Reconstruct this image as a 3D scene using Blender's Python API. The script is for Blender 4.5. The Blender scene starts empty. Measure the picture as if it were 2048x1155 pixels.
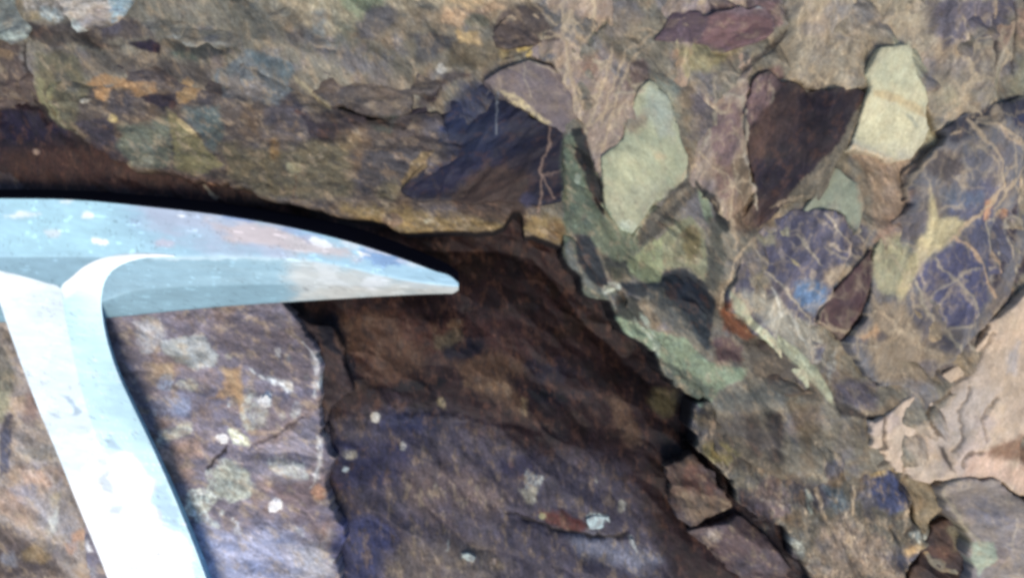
import bpy, math
import numpy as np

# ------------------------------------------------------------------ camera, sky, sun, exposure
S = 0.00015                      # metres per unit of the survey grid (2048 x 1155 units cover the view)
DU = 1773.0                      # camera distance in the same units
CU, CV = 1024.0, 577.5
sc = bpy.context.scene
col = sc.collection
cam = bpy.data.cameras.new('camera'); cam_o = bpy.data.objects.new('camera', cam); col.objects.link(cam_o)
cam.sensor_width = 36; cam.lens = 36 * DU / 2048.0
cam.clip_start = 0.01; cam.clip_end = 50
cam_o.location = (0, 0, DU * S)
sc.camera = cam_o
cam.dof.use_dof = True; cam.dof.focus_distance = (DU - 25) * S; cam.dof.aperture_fstop = 5.0
cam_o.data.dof.aperture_fstop = 5.0

SUN_EL, SUN_AZ = 59.0, 173.0     # azimuth clockwise from +Y: light comes from the lower left of the view
w = bpy.data.worlds.new('World'); sc.world = w; w.use_nodes = True
nt = w.node_tree; nt.nodes.clear()
sky = nt.nodes.new('ShaderNodeTexSky'); sky.sky_type = 'NISHITA'; sky.sun_disc = False
sky.sun_elevation = math.radians(SUN_EL); sky.sun_rotation = math.radians(SUN_AZ)
bg = nt.nodes.new('ShaderNodeBackground'); bg.inputs[1].default_value = 0.125
wo = nt.nodes.new('ShaderNodeOutputWorld')
nt.links.new(sky.outputs[0], bg.inputs[0]); nt.links.new(bg.outputs[0], wo.inputs[0])
sl = bpy.data.lights.new('sun', 'SUN'); sl.energy = 2.5; sl.angle = math.radians(20); sl.color = (1.0, 0.90, 0.76)
so = bpy.data.objects.new('sun', sl); col.objects.link(so)
e, a = math.radians(SUN_EL), math.radians(SUN_AZ)
from mathutils import Vector
sd = Vector((math.sin(a) * math.cos(e), math.cos(a) * math.cos(e), math.sin(e)))
so.rotation_euler = sd.to_track_quat('Z', 'Y').to_euler()
so.location = sd * 3
sc.view_settings.view_transform = 'Standard'; sc.view_settings.look = 'None'
sc.view_settings.exposure = 0.45; sc.view_settings.gamma = 1
sc.render.filter_size = 2.0
sc.cycles.filter_width = 3.3

# ------------------------------------------------------------------ noise
def hsh(ix, iy, seed):
    h = (ix.astype(np.int64) * 374761393 + iy.astype(np.int64) * 668265263 + seed * 1442695041) & 0xffffffff
    h = ((h ^ (h >> 13)) * 1274126177) & 0xffffffff
    h = (h ^ (h >> 16)) & 0xffffffff
    return h / 4294967295.0

def pnoise(x, y, seed=0):
    ix = np.floor(x); iy = np.floor(y); fx = x - ix; fy = y - iy
    u = fx * fx * fx * (fx * (fx * 6 - 15) + 10); v = fy * fy * fy * (fy * (fy * 6 - 15) + 10)
    def g(dx, dy):
        an = hsh(ix + dx, iy + dy, seed) * 6.2831853
        return np.cos(an) * (fx - dx) + np.sin(an) * (fy - dy)
    a0 = g(0, 0); b0 = g(1, 0); c0 = g(0, 1); d0 = g(1, 1)
    return ((a0 * (1 - u) + b0 * u) * (1 - v) + (c0 * (1 - u) + d0 * u) * v) * 1.5

def fbm(x, y, scale, octv=4, seed=0, rough=0.55, ang=0.0, stretch=1.0):
    """noise of feature size `scale`; stretched along direction ang (degrees, v down)"""
    t = math.radians(ang); ca, sa = math.cos(t), math.sin(t)
    xa = (x * ca + y * sa) / (scale * stretch); ya = (-x * sa + y * ca) / scale
    r = np.zeros_like(x); am = 1.0; tot = 0
    for k in range(octv):
        r += am * pnoise(xa + 17.3 * k, ya - 9.1 * k, seed + k * 7); tot += am
        am *= rough; xa = xa * 2.03; ya = ya * 2.03
    return r / tot * 1.4

def facets(x, y, scale, seed=0, tilt=0.35, ang=0.0, stretch=1.0):
    """broken-rock relief: cells of tilted planes. returns height (same unit as x), cell random value, border distance"""
    t = math.radians(ang); ca, sa = math.cos(t), math.sin(t)
    wx = x + 0.28 * scale * fbm(x, y, scale * .8, 4, seed + 91); wy = y + 0.28 * scale * fbm(x, y, scale * .8, 4, seed + 57)
    xa = (wx * ca + wy * sa) / (scale * stretch); ya = (-wx * sa + wy * ca) / scale
    ix = np.floor(xa); iy = np.floor(ya)
    f1 = np.full(x.shape, 9.0); f2 = np.full(x.shape, 9.0); h = np.zeros_like(x); cid = np.zeros_like(x)
    for dx in (-1, 0, 1):
        for dy in (-1, 0, 1):
            cx = ix + dx; cy = iy + dy
            px = cx + .5 + .9 * (hsh(cx, cy, seed) - .5); py = cy + .5 + .9 * (hsh(cx, cy, seed + 1) - .5)
            d = np.hypot(xa - px, ya - py)
            gx = (hsh(cx, cy, seed + 2) - .5) * 2 * tilt; gy = (hsh(cx, cy, seed + 3) - .5) * 2 * tilt
            hh = (gx * (xa - px) + gy * (ya - py)) * scale + (hsh(cx, cy, seed + 4) - .5) * scale * tilt * .6
            m = d < f1
            f2 = np.where(m, f1, np.minimum(f2, d)); h = np.where(m, hh, h); cid = np.where(m, hsh(cx, cy, seed + 5), cid)
            f1 = np.where(m, d, f1)
    return h, cid, (f2 - f1) * scale

def tri(x, y, size, seed=0, ang=0.0, stretch=1.0, warp=.35):
    """continuous faceted relief, -1..1, and a random value per facet"""
    t = math.radians(ang); ca, sa = math.cos(t), math.sin(t)
    wx = x + warp * size * fbm(x, y, size * 1.7, 2, seed + 31); wy = y + warp * size * fbm(x, y, size * 1.7, 2, seed + 47)
    xa = (wx * ca + wy * sa) / (size * stretch); ya = (-wx * sa + wy * ca) / size
    xa = xa + ya * .5
    ix = np.floor(xa); iy = np.floor(ya); fx = xa - ix; fy = ya - iy
    up = fx + fy > 1
    a = hsh(ix, iy, seed); b = hsh(ix + 1, iy, seed); c = hsh(ix, iy + 1, seed); d = hsh(ix + 1, iy + 1, seed)
    h = np.where(up, d + (1 - fx) * (c - d) + (1 - fy) * (b - d), a + fx * (b - a) + fy * (c - a))
    return h * 2 - 1, hsh(ix * 2 + up, iy, seed + 9)

def sstep(a_, b_, x):
    t = np.clip((x - a_) / (b_ - a_), 0, 1); return t * t * (3 - 2 * t)

def sdf(x, y, poly):
    """signed distance to polygon, positive inside"""
    p = np.asarray(poly, float); q = np.roll(p, -1, 0)
    d2 = np.full(x.shape, 1e18); ins = np.zeros(x.shape, bool)
    for (ax, ay), (bx, by) in zip(p, q):
        ex, ey = bx - ax, by - ay; L = ex * ex + ey * ey + 1e-9
        t = np.clip(((x - ax) * ex + (y - ay) * ey) / L, 0, 1)
        d2 = np.minimum(d2, (x - ax - t * ex) ** 2 + (y - ay - t * ey) ** 2)
        if ay != by:
            c = ((ay > y) != (by > y)) & (x < (bx - ax) * (y - ay) / (by - ay) + ax); ins ^= c
    d = np.sqrt(d2); return np.where(ins, d, -d)

def pline(x, y, pts):
    d2 = np.full(x.shape, 1e18); tt = np.zeros_like(x); n = len(pts) - 1
    for k in range(n):
        ax, ay = pts[k]; bx, by = pts[k + 1]; ex, ey = bx - ax, by - ay
        t = np.clip(((x - ax) * ex + (y - ay) * ey) / (ex * ex + ey * ey + 1e-9), 0, 1)
        dd = (x - ax - t * ex) ** 2 + (y - ay - t * ey) ** 2
        m = dd < d2; d2 = np.where(m, dd, d2); tt = np.where(m, (k + t) / n, tt)
    return np.sqrt(d2), tt

def lin(c):
    c = np.asarray(c, float) / 255.0; c = c + (.16 if c[0] > c[2] else .33) * (c.mean() - c)
    c = np.clip((.40 + (c - .40) * 1.16) * np.array([1.0, 1.0, .995]), .03, .98)
    return np.where(c <= 0.04045, c / 12.92, ((c + 0.055) / 1.055) ** 2.4)

def ell(cx, cy, rx, ry, ang=0, n=18):
    t = math.radians(ang); return [(cx + rx * math.cos(k * 2 * math.pi / n) * math.cos(t) - ry * math.sin(k * 2 * math.pi / n) * math.sin(t),
                                    cy + rx * math.cos(k * 2 * math.pi / n) * math.sin(t) + ry * math.sin(k * 2 * math.pi / n) * math.cos(t)) for k in range(n)]

# ------------------------------------------------------------------ outlines and surface colours, traced on the survey grid
ORG = {1: (0, 0), 2: (680, 0), 3: (1348, 0), 4: (0, 380), 5: (680, 380), 6: (1348, 380), 7: (0, 755), 8: (680, 755), 9: (1348, 755)}
ORG.update({10: (210, 620, 2.158), 11: (0, 700, 2.539), 12: (640, 560, 3.85), 13: (640, 0, 4.096), 14: (0, 0, 4.096), 15: (1100, 240, 1.9925)})
def T(k, *f):
    ox, oy = ORG[k][:2]; q = ORG[k][2] if k > 9 else 2.887; return [(ox + f[i] / q, oy + f[i + 1] / q) for i in range(0, len(f), 2)]
def E(k, x0, y0, x1, y1, ang=0):
    ox, oy = ORG[k][:2]; q = 2 * (ORG[k][2] if k > 9 else 2.887); return ell(ox + (x0 + x1) / q, oy + (y0 + y1) / q, abs(x1 - x0) / q, abs(y1 - y0) / q, ang)

# rock colour patches, some with light and shade painted in: (colour, outline, softness, raggedness, amount)
PATCH = []
def P(c, poly, soft=8, rag=9, amt=.85): PATCH.append((c, poly, soft, rag * .75, amt))
# -- upper left
P((112, 124, 122), T(1, 0, -60, 235, -60, 200, 150, 150, 215, 0, 235), 6, 6)
P((160, 175, 165), T(1, 0, 175, 100, 190, 165, 150, 190, 170, 140, 225, 0, 232), 7, 5, .7)
P((172, 166, 160), T(1, 240, -60, 640, -60, 640, 130, 500, 160, 450, 190, 370, 170, 340, 150, 250, 170), 4, 6)
P((150, 172, 176), E(1, 330, 110, 480, 190, 20), 5, 5, .8)
P((120, 152, 172), E(1, 640, -40, 780, 95), 7, 6, .8)
P((120, 110, 82), E(1, 250, 120, 350, 185), 6, 5, .7)
P((78, 72, 74), T(1, 480, 180, 660, 140, 860, 170, 960, 270, 700, 280, 260, 260, 255, 190, 430, 195), 12, 10)
P((85, 85, 105), E(1, 600, 160, 780, 250), 10, 8, .6)
P((112, 112, 104), T(1, 780, 0, 1700, 0, 1720, 200, 1450, 330, 1300, 260, 1180, 300, 1000, 260, 870, 150, 760, 100), 10, 10, .6)
P((150, 140, 118), T(1, 1560, -60, 2900, -60, 2900, 60, 2450, 140, 1980, 250, 1900, 270, 1800, 190, 1700, 110), 14, 14, .85)
P((160, 155, 135), E(1, 1830, 60, 2000, 130), 8, 6, .6)
P((142, 150, 148), T(1, 1010, 265, 1180, 295, 1310, 255, 1290, 235, 1180, 275, 1060, 245), 4, 4, .7)
P((85, 92, 108), E(1, 1180, 200, 1280, 260), 8, 8, .6)
P((92, 96, 106), E(1, 1700, 200, 1880, 320), 12, 10, .6)
P((100, 110, 112), E(1, 1480, 30, 1560, 120), 10, 8, .5)
P((38, 32, 46), T(1, 780, 290, 940, 270, 990, 310, 980, 345, 830, 310), 5, 5, .9)
P((62, 55, 52), T(1, 240, 180, 420, 230, 700, 280, 780, 300, 760, 330, 450, 320, 280, 290, 240, 260), 8, 8, .8)
P((58, 64, 62), T(1, 1020, 270, 1170, 310, 1350, 270, 1400, 330, 1250, 400, 1080, 350), 8, 8, .8)
# -- ledge
P((88, 80, 78), T(1, 300, 330, 960, 350, 1300, 420, 1280, 560, 900, 480, 560, 470, 540, 380), 12, 12, .6)
P((102, 100, 80), T(1, 290, 330, 540, 380, 560, 500, 470, 600, 450, 760, 400, 760, 330, 680, 275, 580), 9, 10, .8)
P((82, 84, 84), E(1, 380, 440, 480, 540), 10, 8, .6)
P((150, 138, 92), T(1, 275, 480, 300, 480, 300, 590, 370, 700, 350, 720, 275, 600), 5, 4, .6)
P((156, 124, 88), T(1, 545, 520, 680, 468, 800, 495, 910, 485, 925, 540, 870, 555, 780, 570, 720, 515, 660, 520, 620, 590, 560, 570), 4, 7, .9)
P((156, 128, 90), T(1, 1025, 535, 1150, 480, 1175, 515, 1130, 580, 1040, 620, 1030, 580), 4, 7, .9)
P((42, 36, 54), T(1, 835, 570, 900, 545, 1020, 550, 1035, 620, 960, 640), 5, 6, .9)
P((74, 70, 76), E(1, 640, 530, 790, 660), 7, 8, .8)
P((190, 180, 150), E(1, 480, 575, 540, 600, -10), 3, 3, .8)
P((180, 165, 110), E(1, 630, 660, 690, 705, 20), 4, 4, .8)
P((66, 60, 74), T(1, 450, 720, 640, 690, 690, 820, 760, 900, 740, 950, 600, 900, 540, 850), 6, 8, .9)
P((104, 112, 98), T(1, 690, 720, 980, 700, 990, 950, 900, 990, 780, 960, 700, 850), 10, 12, .8)
P((122, 117, 84), T(1, 975, 640, 1080, 740, 1200, 850, 1290, 950, 1150, 1020, 1000, 980, 980, 800), 6, 9, .9)
P((176, 160, 120), T(1, 985, 655, 1060, 700, 1140, 780, 1120, 790, 1030, 710, 985, 680), 3, 3, .8)
P((84, 100, 98), T(1, 1060, 640, 1270, 610, 1300, 760, 1230, 880, 1120, 720), 9, 10, .8)
P((160, 158, 136), T(1, 740, 940, 860, 870, 900, 900, 890, 990, 800, 995), 5, 8, .6)
P((104, 114, 120), T(1, 1290, 480, 1400, 380, 1480, 335, 1720, 410, 1745, 480, 1620, 610, 1500, 590, 1300, 560), 5, 6, .9)
P((84, 104, 114), T(1, 1480, 345, 1720, 405, 1740, 480, 1680, 540, 1640, 440, 1520, 400), 8, 6, .8)
P((124, 116, 112), E(1, 1300, 470, 1560, 590), 12, 8, .7)
P((115, 105, 92), T(1, 1740, 480, 1900, 590, 1930, 660, 1780, 660, 1700, 540), 7, 8, .7)
P((160, 150, 120), T(1, 1740, 480, 1900, 600, 1920, 640, 1890, 630, 1750, 510), 3, 3, .6)
P((75, 72, 84), E(1, 1560, 600, 1770, 760), 12, 10, .7)
P((48, 42, 58), T(1, 1720, 650, 1830, 700, 2030, 720, 1980, 790, 1760, 830, 1790, 740), 6, 9, .9)
P((126, 104, 78), E(1, 1960, 760, 2160, 900), 10, 12, .5)
P((104, 98, 72), T(1, 1290, 860, 2030, 800, 2020, 1150, 1560, 1140, 1300, 1010), 16, 16, .6)
P((165, 160, 128), E(1, 1660, 930, 1730, 1010, 60), 6, 8, .7)
P((135, 105, 62), E(1, 1550, 800, 1620, 940), 8, 9, .6)
P((146, 124, 80), T(5, 0, 70, 320, 70, 600, 130, 900, 150, 1180, 150, 1300, 200, 1290, 320, 1120, 255, 880, 236, 330, 245, 100, 180, 0, 130), 16, 14, .8)  # ochre ledge rim, its lit edge painted in
P((88, 80, 76), T(5, 400, 50, 880, 60, 1060, 100, 850, 110, 450, 80), 12, 9, .7)
P((98, 72, 50), E(5, 1180, 190, 1290, 290), 8, 8, .6)
P((120, 100, 88), E(5, 255, 120, 340, 230, 80), 6, 5, .8)
P((172, 176, 158), E(5, 480, 160, 540, 200), 5, 6, .7)
P((76, 74, 80), T(2, 120, 900, 260, 830, 440, 860, 450, 950, 330, 1050, 150, 1110, 100, 1000), 10, 10, .8)
P((142, 120, 80), T(2, 380, 990, 470, 880, 540, 870, 500, 960, 350, 1080), 5, 6, .7)
P((112, 104, 78), E(2, 200, 1040, 350, 1150), 9, 10, .7)
P((66, 76, 68), T(2, 140, 650, 330, 680, 290, 770, 180, 740), 6, 7, .8)
P((70, 60, 70), T(2, 0, 690, 130, 650, 200, 680, 60, 740), 6, 7, .7)
P((126, 108, 80), E(2, -20, 750, 130, 870), 8, 9, .5)
P((84, 74, 72), T(2, 290, 730, 540, 800, 530, 900, 420, 850, 300, 800), 8, 8, .6)
# -- block left of the crack and the brown band under the ledge, its shade painted in
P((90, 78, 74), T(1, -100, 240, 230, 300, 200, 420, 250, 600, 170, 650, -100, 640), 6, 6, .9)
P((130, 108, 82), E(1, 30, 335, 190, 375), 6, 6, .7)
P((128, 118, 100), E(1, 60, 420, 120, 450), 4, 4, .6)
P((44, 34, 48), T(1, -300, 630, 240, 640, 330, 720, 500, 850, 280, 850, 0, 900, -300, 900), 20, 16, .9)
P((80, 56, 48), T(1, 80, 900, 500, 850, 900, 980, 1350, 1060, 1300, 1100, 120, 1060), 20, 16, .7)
P((150, 125, 115), E(1, 220, 875, 270, 900), 3, 3, .8)
P((90, 82, 88), T(1, -60, 1000, 80, 1010, 200, 1100, -60, 1110), 6, 6, .7)
P((150, 110, 80), T(1, 1180, 1050, 1330, 1090, 1330, 1130, 1200, 1100), 4, 6, .8)
P((140, 136, 120), T(1, 1180, 1070, 1220, 1110, 1300, 1150, 1230, 1140), 3, 4, .7)
# -- top middle
P((132, 130, 112), E(2, -30, 0, 190, 270), 14, 12, .7)
P((205, 174, 132), T(2, 560, -60, 860, -60, 840, 30, 780, 125, 700, 95, 640, 60), 10, 10, .9)
P((86, 92, 92), T(2, 460, 70, 510, 70, 585, 120, 570, 135, 480, 110), 4, 4, .8)
P((126, 116, 100), T(2, 180, 130, 480, 110, 700, 130, 700, 240, 350, 250, 150, 280, 130, 190), 8, 8, .7)
P((90, 96, 96), T(2, 180, 90, 280, 80, 420, 150, 200, 180), 9, 8, .6)
P((190, 160, 128), T(2, 620, 100, 760, 110, 850, 40, 1100, 60, 960, 110, 860, 140, 760, 150, 700, 200, 600, 170), 10, 8, .7)
P((112, 112, 98), E(2, 720, 145, 870, 215), 5, 5, .9)
P((86, 76, 74), T(2, 870, 200, 1000, 80, 1130, 90, 1200, 190, 1260, 235, 1000, 270, 900, 270), 6, 7, .9)
P((176, 152, 108), T(2, 680, 230, 810, 230, 820, 300, 700, 290), 6, 8, .8)
P((102, 92, 72), T(2, 650, 290, 1000, 300, 960, 400, 830, 420, 640, 420), 12, 12, .7)
P((188, 168, 108), T(2, 1010, 345, 1035, 275, 1095, 265, 1115, 300, 1090, 330, 1030, 350), 4, 4, .95)
P((160, 142, 100), E(2, 920, 320, 980, 380), 6, 6, .8)
P((52, 48, 46), T(2, 950, 380, 1060, 350, 1080, 335, 1050, 360, 1000, 380), 3, 3, .8)
P((96, 92, 82), T(2, 450, 300, 560, 250, 640, 260, 560, 340, 470, 380), 10, 10, .6)
P((180, 180, 175), E(2, 580, 430, 612, 462), 3, 3, .8)
P((84, 74, 68), T(2, 400, 250, 680, 255, 670, 280, 420, 280), 6, 5, .7)
# -- dark blue block
P((46, 60, 100), T(2, 720, 520, 900, 560, 1000, 700, 900, 860, 780, 960, 640, 900, 620, 700), 26, 18, .6)
P((36, 36, 74), T(2, 400, 1060, 640, 920, 900, 880, 1100, 820, 1040, 930, 860, 990, 700, 1100, 420, 1130), 18, 14, .7)
P((70, 56, 50), T(2, 850, 960, 1100, 900, 1100, 1060, 1060, 1300, 700, 1240, 620, 1120), 16, 14, .9)
P((56, 70, 100), T(2, 560, 780, 860, 700, 900, 800, 600, 900), 22, 14, .4)
P((82, 78, 76), T(2, 1010, 780, 1050, 735, 1150, 745, 1130, 800), 3, 4, .9)
P((44, 36, 50), T(2, 1130, 740, 1240, 730, 1290, 820, 1270, 1150, 1180, 1150, 1110, 950), 10, 8, .7)
P((66, 66, 100), E(5, 1060, 0, 1135, 110, 80), 8, 6, .8)
# -- veined region
P((104, 104, 102), T(2, 1130, 60, 1330, 60, 1440, 130, 1440, 250, 1400, 290, 1240, 190), 8, 8, .7)
P((90, 98, 110), T(2, 1140, 320, 1200, 310, 1250, 340, 1220, 365, 1160, 360), 5, 5, .7)
P((88, 74, 84), T(3, -100, 240, 0, 90, 130, 70, 200, 85, 180, 200, 90, 270, -30, 265), 5, 6, .95)
P((120, 92, 94), T(3, 200, 80, 550, 50, 560, 200, 430, 240, 250, 280, 150, 230), 8, 8, .8)
P((110, 96, 102), T(3, 120, 60, 400, 20, 560, 20, 540, 90, 250, 90), 10, 8, .7)
P((128, 162, 176), E(3, 450, 5, 530, 40), 8, 6, .7)
P((152, 144, 104), T(3, -20, 280, 230, 280, 330, 330, 220, 440, 60, 450, -20, 350), 16, 14, .8)
P((176, 144, 116), E(3, -60, 330, 60, 400), 8, 8, .7)
P((100, 82, 84), T(2, 1630, 420, 1720, 380, 1750, 420, 1740, 510, 1660, 540), 7, 7, .7)
P((150, 118, 100), E(2, 1380, 360, 1500, 440), 14, 10, .6)
P((120, 98, 100), T(3, 200, 640, 340, 590, 390, 650, 390, 780, 300, 960, 230, 950, 210, 820), 8, 8, .8)
P((102, 94, 100), T(3, 60, 600, 190, 600, 190, 780, 120, 850, 60, 760), 8, 8, .7)
P((100, 86, 66), T(3, 310, 960, 380, 900, 450, 1060, 470, 1300, 360, 1280, 330, 1100), 10, 9, .8)
P((132, 104, 94), T(3, 190, 1000, 310, 980, 340, 1100, 330, 1250, 250, 1155), 8, 8, .7)
# -- pale green stone and green wedge
P((176, 178, 146), T(2, 1560, 900, 1800, 780, 1900, 900, 1850, 1080, 1700, 1250, 1600, 1200), 22, 16, .6)
P((140, 154, 140), T(2, 1780, 470, 1900, 540, 1930, 700, 1860, 800, 1750, 640), 12, 9, .7)
P((172, 148, 116), E(2, 1820, 880, 1880, 915), 10, 6, .5)
P((150, 152, 128), T(5, 1530, 0, 1880, 0, 1740, 180, 1700, 260, 1560, 180), 10, 6, .7)
P((118, 104, 92), T(2, 1640, 690, 1760, 640, 1800, 690, 1680, 760), 8, 7, .6)
# green block, facet by facet, lit and shaded sides painted in
P((92, 106, 90), T(15, 50, 90, 110, 60, 150, 200, 160, 330, 200, 400, 280, 440, 350, 460, 360, 500, 300, 560, 240, 560, 180, 530, 130, 460, 80, 460, 60, 500, 50, 380, 40, 200), 7, 6, .9)
P((36, 40, 46), T(15, 70, 58, 122, 58, 170, 180, 215, 260, 226, 330, 205, 400, 170, 350, 150, 260, 110, 170), 5, 5, .95)
P((126, 138, 116), T(15, 200, 330, 228, 335, 270, 415, 350, 450, 340, 480, 240, 440, 205, 400), 4, 4, .9)
P((108, 116, 96), T(15, 150, 400, 280, 445, 360, 480, 340, 560, 240, 570, 170, 520), 7, 6, .8)
P((50, 58, 68), T(15, 90, 465, 150, 465, 180, 540, 215, 620, 220, 680, 160, 640, 110, 560), 5, 5, .95)
P((98, 104, 100), T(15, 55, 500, 80, 470, 105, 560, 160, 640, 225, 690, 235, 710, 130, 650, 60, 570), 4, 5, .85)
P((58, 64, 60), T(15, 185, 530, 240, 560, 310, 570, 320, 640, 240, 640, 215, 620), 6, 7, .85)
P((96, 96, 76), T(15, 225, 590, 300, 600, 310, 640, 240, 640), 5, 6, .5)
P((80, 78, 72), T(15, 360, 495, 350, 430, 420, 350, 500, 260, 550, 225, 565, 300, 480, 390, 400, 480), 6, 6, .95)
P((118, 112, 100), T(15, 390, 390, 450, 330, 510, 280, 530, 290, 460, 360, 400, 420), 5, 5, .7)
P((138, 146, 112), T(15, 310, 560, 350, 530, 430, 465, 440, 560, 425, 640, 370, 660, 320, 620), 5, 5, .95)
P((130, 132, 106), T(15, 425, 470, 460, 430, 530, 395, 580, 450, 600, 560, 588, 645, 530, 590, 440, 600), 5, 5, .95)
P((112, 100, 66), E(15, 500, 430, 572, 565), 7, 5, .8)
P((128, 144, 120), T(15, 555, 285, 595, 320, 618, 400, 595, 420, 575, 370), 4, 4, .9)
P((46, 52, 50), T(15, 570, 238, 640, 300, 682, 370, 670, 460, 640, 440, 605, 330), 5, 6, .95)
P((76, 80, 74), T(15, 600, 400, 650, 460, 665, 540, 640, 680, 600, 660, 600, 560), 7, 9, .8)
P((44, 56, 66), T(15, 268, 655, 420, 640, 445, 595, 520, 600, 590, 650, 632, 720, 600, 920, 540, 860, 480, 780, 400, 740, 370, 700, 300, 700), 6, 6, .95)
P((36, 54, 84), T(15, 480, 640, 560, 650, 590, 720, 560, 740, 490, 700), 9, 7, .7)
P((88, 92, 88), T(15, 370, 670, 440, 670, 500, 760, 560, 860, 460, 840, 390, 760), 10, 7, .75)
P((54, 60, 54), T(15, 262, 700, 330, 710, 370, 800, 320, 800, 260, 780), 6, 7, .85)
P((126, 142, 118), T(15, 255, 780, 330, 810, 430, 840, 520, 860, 600, 955, 755, 978, 740, 1010, 640, 1060, 600, 1140, 540, 1060, 440, 950, 350, 870, 255, 825), 4, 5, .95)
P((84, 92, 82), T(15, 430, 945, 520, 985, 600, 1040, 630, 1050, 600, 1130, 540, 1070), 6, 5, .85)
P((206, 214, 196), E(15, 216, 640, 252, 696, 60), 4, 6, .8); P((190, 204, 186), T(15, 345, 765, 380, 790, 405, 860, 385, 850, 345, 800), 4, 6, .7)  # bright glints painted on the facet edges, here and below
P((196, 206, 190), T(15, 400, 870, 425, 885, 440, 950, 415, 940), 4, 6, .7); P((150, 168, 152), E(15, 95, 215, 118, 265), 4, 4, .7)
P((196, 208, 190), T(15, 270, 410, 320, 395, 350, 420, 340, 450, 280, 440), 4, 6, .6)
# -- dark stone upper right with its pale rim
P((122, 100, 100), T(3, 440, 460, 550, 420, 590, 500, 550, 600, 480, 690, 420, 740, 400, 600), 9, 8, .9)
P((92, 70, 62), T(3, 420, 760, 560, 560, 700, 520, 710, 700, 560, 860, 450, 930), 16, 12, .7)
P((44, 36, 56), T(3, 720, 530, 940, 540, 960, 620, 880, 640, 740, 620), 10, 8, .8)
P((42, 36, 58), T(3, 460, 940, 640, 920, 800, 960, 700, 1080, 560, 1180, 470, 1080), 14, 12, .7)
P((116, 110, 96), T(3, 1110, 545, 1080, 690, 990, 860, 830, 1155, 700, 1180, 640, 1160, 880, 900, 1030, 660), 5, 6, .9)
P((80, 62, 58), T(6, 280, 240, 420, 250, 560, 90, 640, 20, 620, -40, 500, 40, 380, 120), 12, 12, .5)
P((130, 108, 88), T(6, 290, 70, 400, 60, 430, 150, 380, 240, 290, 220), 12, 12, .7)
# -- cream stone
P((186, 182, 150), T(3, 1110, 580, 1230, 560, 1340, 620, 1460, 700, 1440, 860, 1250, 880, 1040, 820), 14, 8, .8)
P((166, 168, 142), T(3, 1180, 270, 1370, 250, 1400, 420, 1330, 500, 1120, 480), 14, 8, .7)
P((176, 156, 116), T(3, 1120, 520, 1300, 540, 1450, 620, 1470, 700, 1300, 590, 1130, 560), 7, 6, .7)
P((128, 134, 124), T(3, 1310, 620, 1420, 740, 1400, 700), 5, 5, .7)
P((196, 170, 134), T(3, 1000, 840, 1100, 860, 1260, 910, 1250, 940, 1040, 900), 8, 8, .7)
P((150, 128, 106), T(3, 1000, 870, 1240, 920, 1420, 930, 1340, 1010, 1320, 1300, 1080, 1500, 1060, 1040, 960, 930), 12, 9, .8)
# -- upper right
P((104, 110, 124), E(3, 900, 60, 1100, 220, 60), 20, 16, .8)
P((104, 110, 118), E(3, 790, 270, 910, 400, 60), 16, 12, .8)
P((110, 104, 108), E(3, 700, 130, 860, 210), 14, 12, .7)
P((90, 86, 106), T(3, 1480, 0, 1860, 0, 1840, 210, 1560, 270, 1490, 180), 18, 14, .85)
P((116, 108, 106), T(3, 1520, 340, 1800, 300, 1800, 500, 1640, 540, 1500, 460), 16, 14, .7)
P((62, 66, 84), T(3, 1810, -60, 2100, -60, 2100, 250, 1950, 230, 1960, 100, 1870, 60), 12, 12, .85)
P((168, 160, 132), T(3, 1580, 480, 1610, 560, 1640, 600, 1560, 620, 1550, 520), 7, 8, .7)
P((128, 128, 108), T(3, 1860, 400, 2100, 370, 2100, 560, 1850, 590), 12, 9, .8)
P((160, 130, 112), T(3, 1860, 130, 1960, 100, 1960, 170, 1900, 280, 1860, 300), 8, 8, .7)
P((72, 76, 72), E(3, 1420, 130, 1470, 200), 7, 6, .7)
P((150, 132, 104), T(3, 680, 100, 880, 0, 920, 0, 760, 150, 660, 200), 10, 9, .6)
# -- big veined cobble on the right
P((62, 62, 74), T(3, 1560, 740, 1700, 670, 1850, 600, 2060, 560, 2060, 600, 1860, 650, 1740, 700, 1640, 760, 1600, 780), 8, 8, .9)
P((44, 54, 92), T(3, 1920, 600, 2060, 590, 2060, 760, 1960, 730), 9, 8, .9)
P((84, 76, 74), T(3, 1420, 960, 1500, 860, 1620, 880, 1680, 1000, 1560, 1040, 1440, 1000), 12, 10, .8)
P((84, 88, 122), T(3, 1660, 1080, 1800, 1040, 1920, 1080, 1840, 1155, 1880, 1300, 1700, 1290, 1560, 1230), 16, 12, .7)
P((92, 108, 132), E(6, 1530, 0, 1780, 110), 16, 12, .7)
P((186, 174, 134), T(6, 1460, -30, 1500, 60, 1520, 150, 1600, 170, 1680, 190, 1600, 270, 1500, 350, 1420, 420, 1380, 520, 1360, 600, 1310, 640, 1290, 560, 1350, 440, 1400, 330, 1440, 220), 9, 8, .95)
P((156, 154, 122), T(6, 1150, 300, 1250, 270, 1380, 330, 1370, 460, 1290, 600, 1180, 560, 1130, 480), 14, 12, .85)
P((104, 98, 106), T(6, 1150, 250, 1270, 170, 1440, 130, 1430, 240, 1330, 270, 1220, 250), 12, 9, .7)
P((76, 78, 116), T(6, 1420, 430, 1560, 330, 1620, 290, 1740, 400, 1820, 520, 1840, 640, 1760, 740, 1720, 780, 1590, 800, 1500, 720, 1400, 530), 8, 8, .9)
P((88, 82, 92), T(6, 1370, 590, 1420, 600, 1580, 830, 1640, 940, 1500, 910, 1400, 760), 10, 9, .7)
P((74, 78, 110), T(6, 1630, 240, 1800, 160, 1870, 400, 1860, 520, 1760, 390), 8, 8, .8)
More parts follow.
